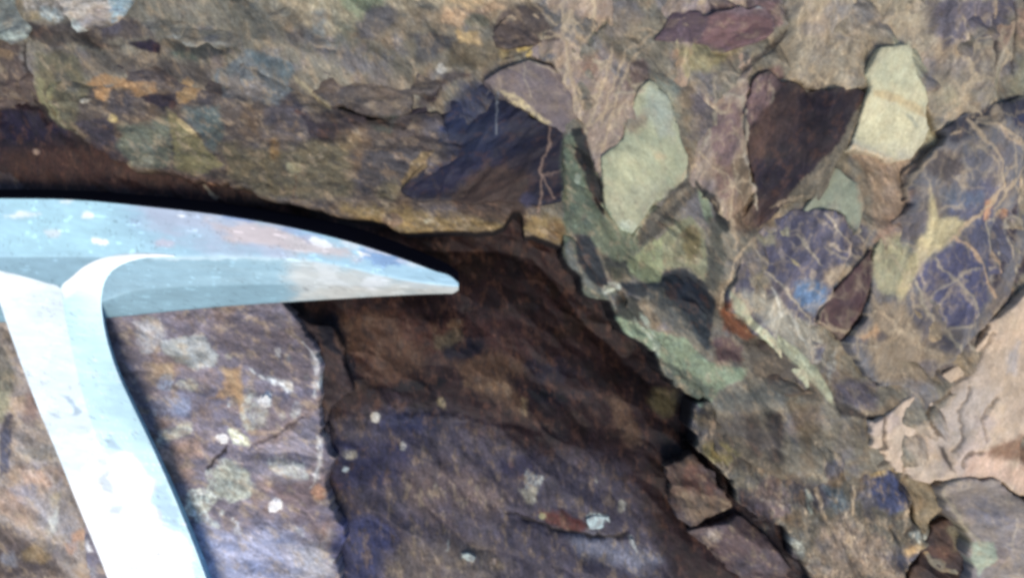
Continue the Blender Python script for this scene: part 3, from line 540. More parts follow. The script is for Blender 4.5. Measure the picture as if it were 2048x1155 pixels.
# mineral veins, open joints and a painted shadow line: (colour, width, centre line, amount)
VEIN = []
def V(c, wd, pts, amt=.75): VEIN.append((c, wd, pts, amt))
TN = (174, 156, 130); PL = (160, 150, 132); DK = (42, 36, 38)
V(TN, 8, T(2, 1300, 250, 1330, 450, 1380, 620, 1400, 790)); V(TN, 6, T(2, 1560, 330, 1530, 440, 1480, 600, 1430, 720))
V(TN, 7, T(2, 1720, 330, 1640, 420, 1600, 540, 1560, 700, 1500, 880)); V(PL, 5, T(2, 1600, 550, 1680, 535, 1760, 520))
V(TN, 5, T(2, 1400, 745, 1480, 700, 1560, 620)); V(TN, 6, T(2, 1120, 80, 1230, 200, 1400, 300, 1450, 250, 1440, 100), .6)
V(PL, 4, T(2, 1060, 340, 1070, 450, 1100, 560), .4); V(PL, 5, T(2, 1080, 340, 1180, 380, 1300, 430), .6)
V(TN, 5, T(2, 1620, 330, 1600, 420, 1560, 540, 1500, 740), .7); V(TN, 5, T(2, 1230, 310, 1170, 320, 1150, 250), .5)
V((78, 82, 70), 8, T(2, 1420, 300, 1480, 210, 1550, 100), .7); V(TN, 6, T(2, 1640, 330, 1720, 300, 1800, 240, 1700, 220), .6)
V(TN, 6, T(2, 1340, 60, 1340, 160, 1380, 240), .5); V(TN, 5, T(2, 1500, 600, 1440, 640, 1380, 620), .5)
V(PL, 7, T(3, 180, 480, 200, 620, 200, 780, 140, 880), .7); V(PL, 7, T(3, 230, 490, 300, 550, 390, 560, 400, 640, 410, 760, 390, 900, 440, 1040, 480, 1155, 480, 1200), .8)
V(PL, 5, T(3, 230, 470, 340, 480, 440, 450), .7); V(TN, 6, T(3, 140, 880, 200, 960, 290, 1020, 320, 1100, 310, 1260), .7)
V(TN, 6, T(3, 110, 960, 70, 980, 50, 1060), .6); V(PL, 5, T(3, 550, 600, 560, 540, 550, 470), .4)
V((84, 78, 74), 12, T(3, 600, -20, 620, 60, 650, 180, 600, 230, 480, 340, 370, 430), .85)
V((70, 64, 66), 6, T(3, 1850, 90, 1845, 250, 1850, 460), .8); V(PL, 6, T(3, 1770, 320, 1770, 480, 1720, 600), .5)
V(TN, 9, T(3, 900, 280, 1050, 200, 1180, 120, 1350, 60), .4); V(TN, 6, T(3, 1660, 600, 1560, 680, 1500, 660), .5)
# veins of the big cobble
V(TN, 7, T(3, 1700, 690, 1770, 800, 1850, 920, 1900, 1060, 1920, 1100), .7); V(TN, 6, T(3, 1740, 700, 1840, 720, 1950, 780, 2060, 860), .7)
V((178, 156, 128), 9, T(3, 1850, 720, 1920, 800, 1990, 830), .6); V(TN, 6, T(3, 1660, 760, 1580, 780), .6)
V(TN, 7, T(3, 2060, 950, 1960, 1060, 1900, 1155, 1870, 1200), .7); V(PL, 5, T(3, 1650, 900, 1700, 1040), .4)
V((178, 156, 126), 10, T(6, 1900, -30, 1830, 80, 1760, 140, 1660, 200, 1560, 300), .8); V(TN, 8, T(3, 1340, 1155, 1360, 1040, 1500, 880), .6)
V(PL, 6, T(6, 1810, 180, 1830, 280, 1860, 380, 1880, 430), .9); V(PL, 6, T(6, 1810, 170, 1880, 170, 1930, 210, 1910, 330, 1880, 450, 1850, 520), .7)
V((176, 150, 124), 8, T(6, 1600, 270, 1700, 340, 1780, 440, 1830, 540, 1880, 610), .9)
V(PL, 6, T(6, 1490, 400, 1580, 510, 1700, 630, 1760, 710), .7); V(PL, 6, T(6, 1460, 630, 1580, 520, 1650, 470, 1740, 450), .6)
V(PL, 8, T(6, 1400, 530, 1440, 630, 1500, 730, 1590, 830, 1650, 940), .85); V(PL, 6, T(6, 1580, 800, 1660, 790, 1730, 770), .7)
V(TN, 6, T(6, 1120, 580, 1240, 740, 1400, 860, 1560, 960), .5); V(TN, 7, T(6, 1080, 720, 1200, 700, 1330, 820, 1420, 900), .4)
V((62, 52, 52), 7, T(3, 1550, 790, 1420, 920, 1350, 1010, 1330, 1100, 1330, 1220), .7)
# blue purple cobble
V(PL, 6, T(6, 420, 360, 500, 440, 620, 540, 700, 640, 800, 760), .8); V(PL, 6, T(6, 720, 260, 770, 350, 850, 430), .7)
V(PL, 5, T(6, 870, 140, 940, 230, 1010, 310), .7); V((150, 140, 120), 5, T(6, 860, 330, 940, 390, 1020, 400), .5)
V(TN, 6, T(6, 420, 280, 350, 340, 290, 440, 260, 560, 220, 680), .8); V(TN, 7, T(6, 260, 60, 270, 180, 300, 300, 300, 360), .6)
V(TN, 6, T(6, 560, 100, 640, 60, 780, 30), .4); V(PL, 7, T(6, 800, 980, 800, 860, 800, 760), .6)
V((200, 196, 180), 5, T(6, 560, 560, 600, 680, 660, 800, 720, 950), .5); V((156, 140, 120), 7, T(6, 1060, 200, 1000, 420, 900, 620, 830, 760), .7)
V(TN, 6, T(6, 820, 740, 920, 800, 1000, 820), .6); V(PL, 6, T(6, 800, 900, 920, 900, 1050, 880, 1180, 900), .5)
# peach ground joints
V((96, 80, 62), 8, T(9, 1560, 20, 1450, 90, 1370, 170, 1400, 240, 1450, 310, 1460, 400), .8)
V((70, 62, 58), 8, T(9, 1215, 200, 1210, 300, 1215, 400, 1120, 470), .8); V((56, 50, 48), 8, T(9, 1210, 440, 1270, 540, 1330, 650, 1360, 760, 1390, 860, 1340, 920), .85)
V((84, 74, 64), 6, T(6, 1840, 820, 1760, 960, 1700, 1060, 1620, 1120), .6); V((84, 74, 64), 5, T(9, 1700, 60, 1640, 200, 1660, 330, 1610, 420), .6); V((96, 84, 72), 5, T(9, 1850, 100, 1760, 240, 1790, 360), .5)
V((90, 78, 66), 6, T(9, 1650, 500, 1680, 430, 1780, 430), .7); V((100, 84, 66), 5, T(9, 1340, 520, 1330, 600), .6)
V(TN, 6, T(9, 1060, 610, 1040, 700, 1030, 800), .6); V(TN, 5, T(9, 820, 620, 860, 760, 900, 900), .6); V(TN, 6, T(9, 800, 400, 780, 540), .3)
V((160, 150, 136), 5, T(9, 1970, 800, 1950, 1000), .5)
V((150, 140, 118), 8, T(9, 1540, 650, 1620, 800, 1720, 900, 1760, 960), .6)
# joints on the left and in the recess, with a painted ridge shadow
V((44, 34, 34), 9, T(1, 235, 290, 225, 420, 240, 520, 270, 600, 320, 720), .85); V((122, 116, 100), 12, T(1, 245, -20, 240, 150, 235, 290), .7)
V((32, 26, 34), 8, T(8, 970, 790, 1100, 840, 1230, 890, 1450, 940, 1560, 935, 1670, 915), .9)
V((24, 20, 30), 6, T(5, 680, 870, 710, 780, 700, 700), .4); V((40, 32, 34), 5, T(7, 1205, 520, 1260, 460, 1310, 400), .9)
V((60, 50, 54), 5, T(7, 1440, 400, 1560, 340, 1750, 225), .6); V((150, 126, 112), 4, T(2, 1215, 740, 1210, 830, 1160, 960, 1160, 1100, 1150, 1220), .6)  # first line is a slab ridge's shadow edge, painted dark
V((150, 126, 112), 4, T(2, 1165, 1020, 1210, 1100, 1240, 1155), .5); V((110, 120, 134), 3, T(2, 905, 530, 905, 780), .7); V((150, 126, 112), 3, T(2, 1160, 1020, 1260, 1000), .4)
V((180, 186, 190), 3, T(4, 1740, 880, 1800, 930, 1830, 1000, 1835, 1155), .35); V((176, 184, 184), 5, T(7, 1840, 0, 1810, 100), .6); V((190, 196, 196), 4, T(7, 1860, 330, 1850, 480, 1820, 600, 1780, 640), .3)
V((110, 88, 72), 5, T(1, 1700, 1155, 1710, 1060, 1700, 1000), .5); V((50, 42, 44), 5, T(1, 150, 300, 90, 600), .0)

# outline of the sunken brown recess floor
RECESS = T(1, -2400, 620, 0, 640, 200, 650, 330, 760, 480, 850, 700, 960, 900, 1010, 1080, 1060, 1250, 1100, 1480, 1150, 1700, 1190) + \
    T(5, 0, 160, 320, 245, 880, 236, 990, 160, 1060, 255, 1280, 330, 1285, 400, 1450, 600, 1570, 650, 1580, 760, 1740, 890, 1990, 1170) + \
    T(9, 80, 100, 130, 180, 130, 400, 210, 530, 360, 660, 450, 850, 630, 880, 790, 1170, 1400, 2200) + [(1200, 2300), (-900, 2300), (-900, 600)]
# ------------------------------------------------------------------ materials
def rock_material(name, rough=0.72, grain=1300.0, bump=0.09, spec=0.35):
    m = bpy.data.materials.new(name); m.use_nodes = True; n = m.node_tree.nodes; L = m.node_tree.links
    b = n['Principled BSDF']; b.inputs['Specular IOR Level'].default_value = spec
    at = n.new('ShaderNodeAttribute'); at.attribute_name = 'rock_colour'
    tc = n.new('ShaderNodeTexCoord')
    n1 = n.new('ShaderNodeTexNoise'); n1.inputs['Scale'].default_value = grain; n1.inputs['Detail'].default_value = 5; n1.inputs['Roughness'].default_value = .65
    L.new(tc.outputs['Object'], n1.inputs['Vector'])
    mr = n.new('ShaderNodeMapRange'); mr.inputs['From Min'].default_value = .3; mr.inputs['From Max'].default_value = .7
    mr.inputs['To Min'].default_value = .84; mr.inputs['To Max'].default_value = 1.17; L.new(n1.outputs['Fac'], mr.inputs['Value'])
    mx = n.new('ShaderNodeVectorMath'); mx.operation = 'MULTIPLY'; L.new(at.outputs['Color'], mx.inputs[0]); L.new(mr.outputs[0], mx.inputs[1])
    L.new(mx.outputs[0], b.inputs['Base Color'])
    n2 = n.new('ShaderNodeTexNoise'); n2.inputs['Scale'].default_value = grain * .45; n2.inputs['Detail'].default_value = 8; n2.inputs['Roughness'].default_value = .7
    L.new(tc.outputs['Object'], n2.inputs['Vector'])
    bp = n.new('ShaderNodeBump'); bp.inputs['Strength'].default_value = bump; bp.inputs['Distance'].default_value = .0012
    L.new(n2.outputs['Fac'], bp.inputs['Height']); L.new(bp.outputs[0], b.inputs['Normal'])
    rr = n.new('ShaderNodeMapRange'); rr.inputs['To Min'].default_value = rough - .15; rr.inputs['To Max'].default_value = rough + .2
    L.new(n2.outputs['Fac'], rr.inputs['Value']); L.new(rr.outputs[0], b.inputs['Roughness'])
    return m
M_ROCK = rock_material('weathered_rock')
M_DARK = rock_material('iron_stained_rock', .66, 1300., .25, .3)

GAIN = np.array([1.33, 1.36, 1.42])          # how much brighter a surface shows in the exposure than its own base colour
ONFLOOR = [bool(sdf(np.array([np.mean(np.asarray(q[1])[:, 0])]), np.array([np.mean(np.asarray(q[1])[:, 1])]), RECESS)[0] > 0) for q in PATCH]
def paint(u, v, base, seed, ang, mott=1.0, fs=60, web=0, floor=False):
    n = u.size
    c = np.empty((n, 3)); c[:] = lin(base)
    # broad colour variety of the stone itself
    w1 = sstep(.02, .5, fbm(u, v, 70, 4, seed + 3)) * .4 * mott; w2 = sstep(.02, .5, fbm(u, v, 90, 4, seed + 23)) * .45 * mott
    lum = c.mean(1, keepdims=True) / lin((110, 110, 110)).mean()
    c = c * (1 - w1[:, None]) + w1[:, None] * lum * lin((134, 108, 78)); c = c * (1 - w2[:, None]) + w2[:, None] * lum * lin((100, 100, 122))
    for pi, (pc, poly, soft, rag, amt) in enumerate(PATCH):
        if floor and not ONFLOOR[pi]: continue
        p = np.asarray(poly); m = soft + rag * 2
        k = np.nonzero((u > p[:, 0].min() - m) & (u < p[:, 0].max() + m) & (v > p[:, 1].min() - m) & (v < p[:, 1].max() + m))[0]
        if k.size == 0: continue
        uu, vv = u[k], v[k]
        if sum(pc) > 510: rag = max(rag, 6); amt *= .88
        d = sdf(uu, vv, poly) + rag * 1.0 * fbm(uu, vv, 11 + rag * 1.2, 5, 11, .75) + rag * .9 * tri(uu, vv, 12 + rag * 2.2, 7, ang, 1.3)[0]
        f = sstep(-soft * .7, soft * .7, d) * amt
        if sum(pc) > 470 and 200 < k.size < 5000 and soft < 10: f = f * (.3 + .7 * sstep(-.25, .3, fbm(uu, vv, 13, 4, 613, .7)))
        f = f[:, None]
        c[k] = c[k] * (1 - f) + f * lin(pc)
    # thin tan dust film and darker mineral mottling over everything
    dark = (1 - sstep(.02, .12, c.mean(1)))[:, None]
    f = (sstep(.05, .5, fbm(u, v, 20, 4, seed + 81, .65, ang, 1.8)) * .42 * mott)[:, None]; c = c * (1 - f) + f * (dark * lin((98, 70, 58)) + (1 - dark) * lin((160, 144, 120)))
    f = (sstep(.05, .45, fbm(u, v, 15, 4, seed + 85, .68, ang, 2.0)) * .42 * mott)[:, None]; c = c * (1 - f) + f * (dark * lin((28, 24, 36)) + (1 - dark) * (lin((72, 72, 82)) * .5 + c * .25))
    if web:      # fine network of cream mineral veins
        for (sc_, wd, sd_) in ((62, 3.0, 3), (30, 1.4, 9)):
            fe = facets(u, v, sc_, 400 + sd_, .3, 70, 1.5)[2] * .5
            gate = sstep(-.12, .25, fbm(u, v, sc_ * 2.2, 3, 410 + sd_)) * web * (1 if sc_ > 40 else .55)
            wv = wd * (.8 + .9 * fbm(u, v, 20, 2, 420 + sd_))
            f = ((1 - sstep(wv * .3, wv + 2.2, fe)) * gate)[:, None]
            c = c * (1 - f) + f * lin((176, 160, 134))
    for (pc, wd, pts, amt) in VEIN:
        p = np.asarray(pts); m = wd * 2 + 6
        k = np.nonzero((u > p[:, 0].min() - m) & (u < p[:, 0].max() + m) & (v > p[:, 1].min() - m) & (v < p[:, 1].max() + m))[0]
        if k.size == 0: continue
        uu = u[k] + 6 * fbm(u[k], v[k], 26, 3, 77); vv = v[k] + 6 * fbm(u[k], v[k], 26, 3, 78)
        d, t = pline(uu, vv, pts)
        wl = wd * .5 * (.75 + .8 * fbm(uu, vv, 18, 2, 79)) * (.55 + .45 * np.sin(np.pi * np.clip(t * 1.0 + .02, 0, 1)) ** .4)
        f = ((1 - sstep(wl * .5, wl + 2.5, d)) * amt)[:, None]
        c[k] = c[k] * (1 - f) + f * lin(pc)
    cid = tri(u, v, fs * .9, seed + 5, ang, 1.6)[1]; cid2 = tri(u, v, fs * .36, seed + 8, ang, 1.6)[1]; cid3 = tri(u, v, fs * .16, seed + 10, ang, 1.8)[1]
    k = (cid - .5) * .26 + (cid2 - .5) * .26 + (cid3 - .5) * .2 + .24 * fbm(u, v, 30, 4, seed + 41, .6, ang, 1.6) + .26 * fbm(u, v, 7, 3, seed + 43, .7, ang, 3.2)
    c *= np.exp(k * mott)[:, None]
    warm = (.16 * fbm(u, v, 16, 4, seed + 61, .65, ang, 1.5) * mott)[:, None]
    c *= np.exp(warm * np.array([[.55, .05, -.6]]))
    # mineral grains, light and dark
    sp = fbm(u, v, 5.5, 2, seed + 71, .6, ang, 1.5)
    c *= (1 + .45 * mott * sstep(.42, .7, sp))[:, None]; c *= (1 - .35 * mott * sstep(.42, .7, -sp))[:, None]
    return np.clip(c / GAIN, .003, .8)

def relief(u, v, seed, ang, amp=1.0, fs=60, fine=1.0):
    h = tri(u, v, fs * .9, seed + 5, ang, 1.6)[0] * fs * (.15 if seed < 112 or seed > 900 else .33); h2 = tri(u, v, fs * .36, seed + 8, ang, 1.6)[0] * fs * .06; h3 = tri(u, v, fs * .16, seed + 10, ang, 1.8)[0] * fs * .008
    _, _, fe = facets(u, v, fs * 1.2, seed + 5, .30, ang, 1.5)
    r = h + h2 + h3 + fs * .12 * fbm(u, v, fs * 2.2, 3, seed + 13)
    r += 1.0 * fine * fbm(u, v, 16, 5, seed + 17, .6, ang, 1.6) - 1.1 * (1 - sstep(0, 5, fe)) * sstep(.2, .5, fbm(u, v, 60, 2, seed + 19))
    for (pc, wd, pts, amt) in VEIN:
        p = np.asarray(pts); m = wd * 2 + 6
        k = np.nonzero((u > p[:, 0].min() - m) & (u < p[:, 0].max() + m) & (v > p[:, 1].min() - m) & (v < p[:, 1].max() + m))[0]
        if k.size == 0: continue
        uu = u[k] + 6 * fbm(u[k], v[k], 26, 3, 77); vv = v[k] + 6 * fbm(u[k], v[k], 26, 3, 78)
        d, t = pline(uu, vv, pts); s = -1.5 if sum(pc) < 270 else .35
        r[k] += s * wd * .5 * (1 - sstep(wd * .2, wd * .7 + 2, d)) / amp
    return r * amp

def link_mesh(name, verts, faces, mats, colour=None, parent=None, smooth=True, midx=None):
    me = bpy.data.meshes.new(name)
    me.vertices.add(len(verts)); me.vertices.foreach_set('co', np.ascontiguousarray(verts, dtype=np.float32).ravel())
    f = np.ascontiguousarray(faces, dtype=np.int32); nf = len(f)
    me.loops.add(nf * 4); me.loops.foreach_set('vertex_index', f.ravel())
    me.polygons.add(nf); me.polygons.foreach_set('loop_start', np.arange(0, nf * 4, 4, dtype=np.int32))
    me.update(calc_edges=True); me.validate()
    me.polygons.foreach_set('use_smooth', np.full(len(me.polygons), smooth))
    if midx is not None: me.polygons.foreach_set('material_index', np.asarray(midx, dtype=np.int32))
    for m in mats: me.materials.append(m)
    if colour is not None:
        ca = me.color_attributes.new('rock_colour', 'FLOAT_COLOR', 'POINT')
        ca.data.foreach_set('color', np.hstack([colour, np.ones((len(colour), 1))]).astype(np.float32).ravel())
    o = bpy.data.objects.new(name, me); col.objects.link(o)
    if parent is not None: o.parent = parent
    return o

def grid_mesh(name, us, vs, hfun, cfun, kz, mat, keepfun=None, origin=None, warp=None):
    U, V_ = np.meshgrid(us, vs); sh = U.shape; u, v = U.ravel(), V_.ravel()
    if keepfun is not None:
        keep = keepfun(u, v)
    else: keep = np.ones(u.size, bool)
    idx = np.full(u.size, -1); kk = keep.reshape(sh)
    q = kk[:-1, :-1] & kk[1:, :-1] & kk[1:, 1:] & kk[:-1, 1:]
    I = np.arange(u.size).reshape(sh)
    F = np.stack([I[:-1, :-1][q], I[1:, :-1][q], I[1:, 1:][q], I[:-1, 1:][q]], 1)
    used = np.unique(F); idx[used] = np.arange(used.size); F = idx[F]
    u, v = u[used], v[used]
    if warp is not None: u, v = warp(u, v)
    z = hfun(u, v); c = cfun(u, v, z)
    P3 = np.stack([(u - CU) * S * kz, (CV - v) * S * kz, z * S], 1)
    if origin is not None: P3 = P3 - np.asarray(origin)
    o = link_mesh(name, P3, F, [mat], c)
    if origin is not None: o.location = origin
    return o

def axis(lo, hi, step, outer):
    mid = np.arange(lo, hi + step, step); out = []; x = mid[-1]; s = step
    right = []
    while x < outer: s = min(s * 1.06, 11) if x < hi + 1300 else min(s * 1.2, 240); x += s; right.append(x)
    x = mid[0]; s = step; left = []
    while x > -outer: s = min(s * 1.06, 11) if x > lo - 1300 else min(s * 1.2, 240); x -= s; left.append(x)
    return np.array(left[::-1] + list(mid) + right)

# ------------------------------------------------------------------ the rock face itself (ground)
STEP = 2.0
PIT = T(5, 200, 240, 500, 280, 900, 280, 1150, 330, 1350, 560, 1500, 760, 1700, 940)
def base_h(u, v):
    d = sdf(u, v, RECESS) + 16 + 7 * fbm(u, v, 30, 4, 5)
    far = sstep(300, 2500, np.maximum(np.abs(u - CU) - 1024, np.abs(v - CV) - 577))
    up = 1 - sstep(-9, 4, d)
    slab = sstep(830, 1150, v) * (1 - up)
    rgt = sstep(1000, 1180, u) * up; top_ = (1 - sstep(120, 260, v)) * up
    pit = np.exp(-np.maximum(pline(u, v, PIT)[0] - 20, 0) / 150) * (1 - up)
    z = up * 40 + 42 * np.maximum(rgt, top_) * (1 - sstep(900, 1000, v)) + slab * 16 - 125 * pit + 42 * (1 - up) * (1 - sstep(500, 800, u)) * (1 - sstep(400, 520, v)) + relief(u, v, 900, 62, 1.0, 62) * (.8 - .1 * (1 - up))
    # two low steps across the recess floor
    for pts, hgt in ((T(5, 0, 900, 60, 1060, 240, 1150) + T(8, 330, 210, 600, 190, 900, 260, 1200, 330, 1500, 560), 5), (T(8, 960, 800, 1230, 890, 1560, 935, 1680, 915), 5)):
        dd, t = pline(u + 5 * fbm(u, v, 22, 3, 3), v + 5 * fbm(u, v, 22, 3, 4), pts)
        z -= hgt * (1 - sstep(2, 16, dd)) * np.sin(np.pi * np.clip(t, 0, 1)) ** .5
    z += far * 260 * fbm(u, v, 900, 5, 31)
    return z
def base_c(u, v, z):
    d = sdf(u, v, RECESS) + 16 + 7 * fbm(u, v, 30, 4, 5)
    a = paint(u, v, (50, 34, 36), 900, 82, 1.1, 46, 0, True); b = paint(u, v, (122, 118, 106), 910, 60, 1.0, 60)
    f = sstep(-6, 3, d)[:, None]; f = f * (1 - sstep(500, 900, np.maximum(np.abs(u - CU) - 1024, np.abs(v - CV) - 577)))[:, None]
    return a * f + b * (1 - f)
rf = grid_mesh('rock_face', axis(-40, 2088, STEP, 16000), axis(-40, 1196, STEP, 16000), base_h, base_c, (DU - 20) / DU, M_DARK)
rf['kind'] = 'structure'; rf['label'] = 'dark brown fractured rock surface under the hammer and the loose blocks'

# ------------------------------------------------------------------ loose and jointed blocks, each a thing
def block(name, label, cat, group, poly, z0, tilt, colour, seed, ang=60, amp=1.0, fs=60, rag=5, rim=10, depth=None, step=STEP, mat=M_ROCK, mott=1.0, steep=10.0, web=0, gain=1.0, side=None, bump=()):
    p = np.asarray(poly, float); cu, cv = p.mean(0); mg = 24
    depth = depth if depth is not None else z0 + (110 if side is not None else 10)
    us = np.arange(math.floor(p[:, 0].min()) - mg, p[:, 0].max() + mg + step, step); vs = np.arange(math.floor(p[:, 1].min()) - mg, p[:, 1].max() + mg + step, step)
    reach = depth / steep
    def ed(u, v): return sdf(u, v, poly) + rag * 1.5 * tri(u, v, 46, seed + 33)[0] + rag * (.15 + .9 * sstep(-.2, .4, fbm(u, v, 80, 2, seed + 36))) * (.8 * tri(u, v, 16, seed + 35)[0] + .4 * fbm(u, v, 12, 3, seed + 34))
    def keep(u, v): return ed(u, v) > -min(reach, 22)
    st = {}
    def warp(u, v):
        d0 = ed(u, v); st['d0'] = d0; k = np.nonzero(d0 < 0)[0]; uu, vv = u[k].copy(), v[k].copy(); tgt = d0[k] * .12
        for _ in range(3):       # pull the skirt of the block in under its edge: a near vertical broken side
            dd = ed(uu, vv); gx = (ed(uu + .8, vv) - ed(uu - .8, vv)) / 1.6; gy = (ed(uu, vv + .8) - ed(uu, vv - .8)) / 1.6; g2 = np.maximum(gx * gx + gy * gy, .35)
            stp = np.clip((tgt - dd) / g2, -14, 14); uu += stp * gx; vv += stp * gy
        u = u.copy(); v = v.copy(); u[k] = uu; v[k] = vv; return u, v
    def hf(u, v):
        d = np.maximum(ed(u, v), -3)
        t = np.clip(d / rim, 0, 1); drop = rim * .55 * (1 - np.sqrt(1 - (1 - t) ** 2 + 1e-6))
        side = np.where(st['d0'] < 0, -st['d0'] * steep, 0)
        return z0 + tilt[0] * (u - cu) + tilt[1] * (v - cv) + relief(u, v, seed, ang, amp, fs, .45 if 112 <= seed <= 123 or seed >= 128 else 1.0) * sstep(-14, 6, d) - drop - side
    def cf(u, v, z):
        c = np.clip(paint(u, v, colour, seed, ang, mott, fs, web) * gain, .003, .8)
        if side is not None:      # broken sides painted dark brown to look unlit
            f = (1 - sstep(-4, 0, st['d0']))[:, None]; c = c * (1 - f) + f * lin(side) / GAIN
        return c
    kz = (DU - z0) / DU
    o = grid_mesh(name, us, vs, hf, cf, kz, mat, keep, ((cu - CU) * S * kz, (CV - cv) * S * kz, 0), warp)
    o['label'] = label; o['category'] = cat; o['group'] = group
    return o
G = 'jointed blocks of the rock face'
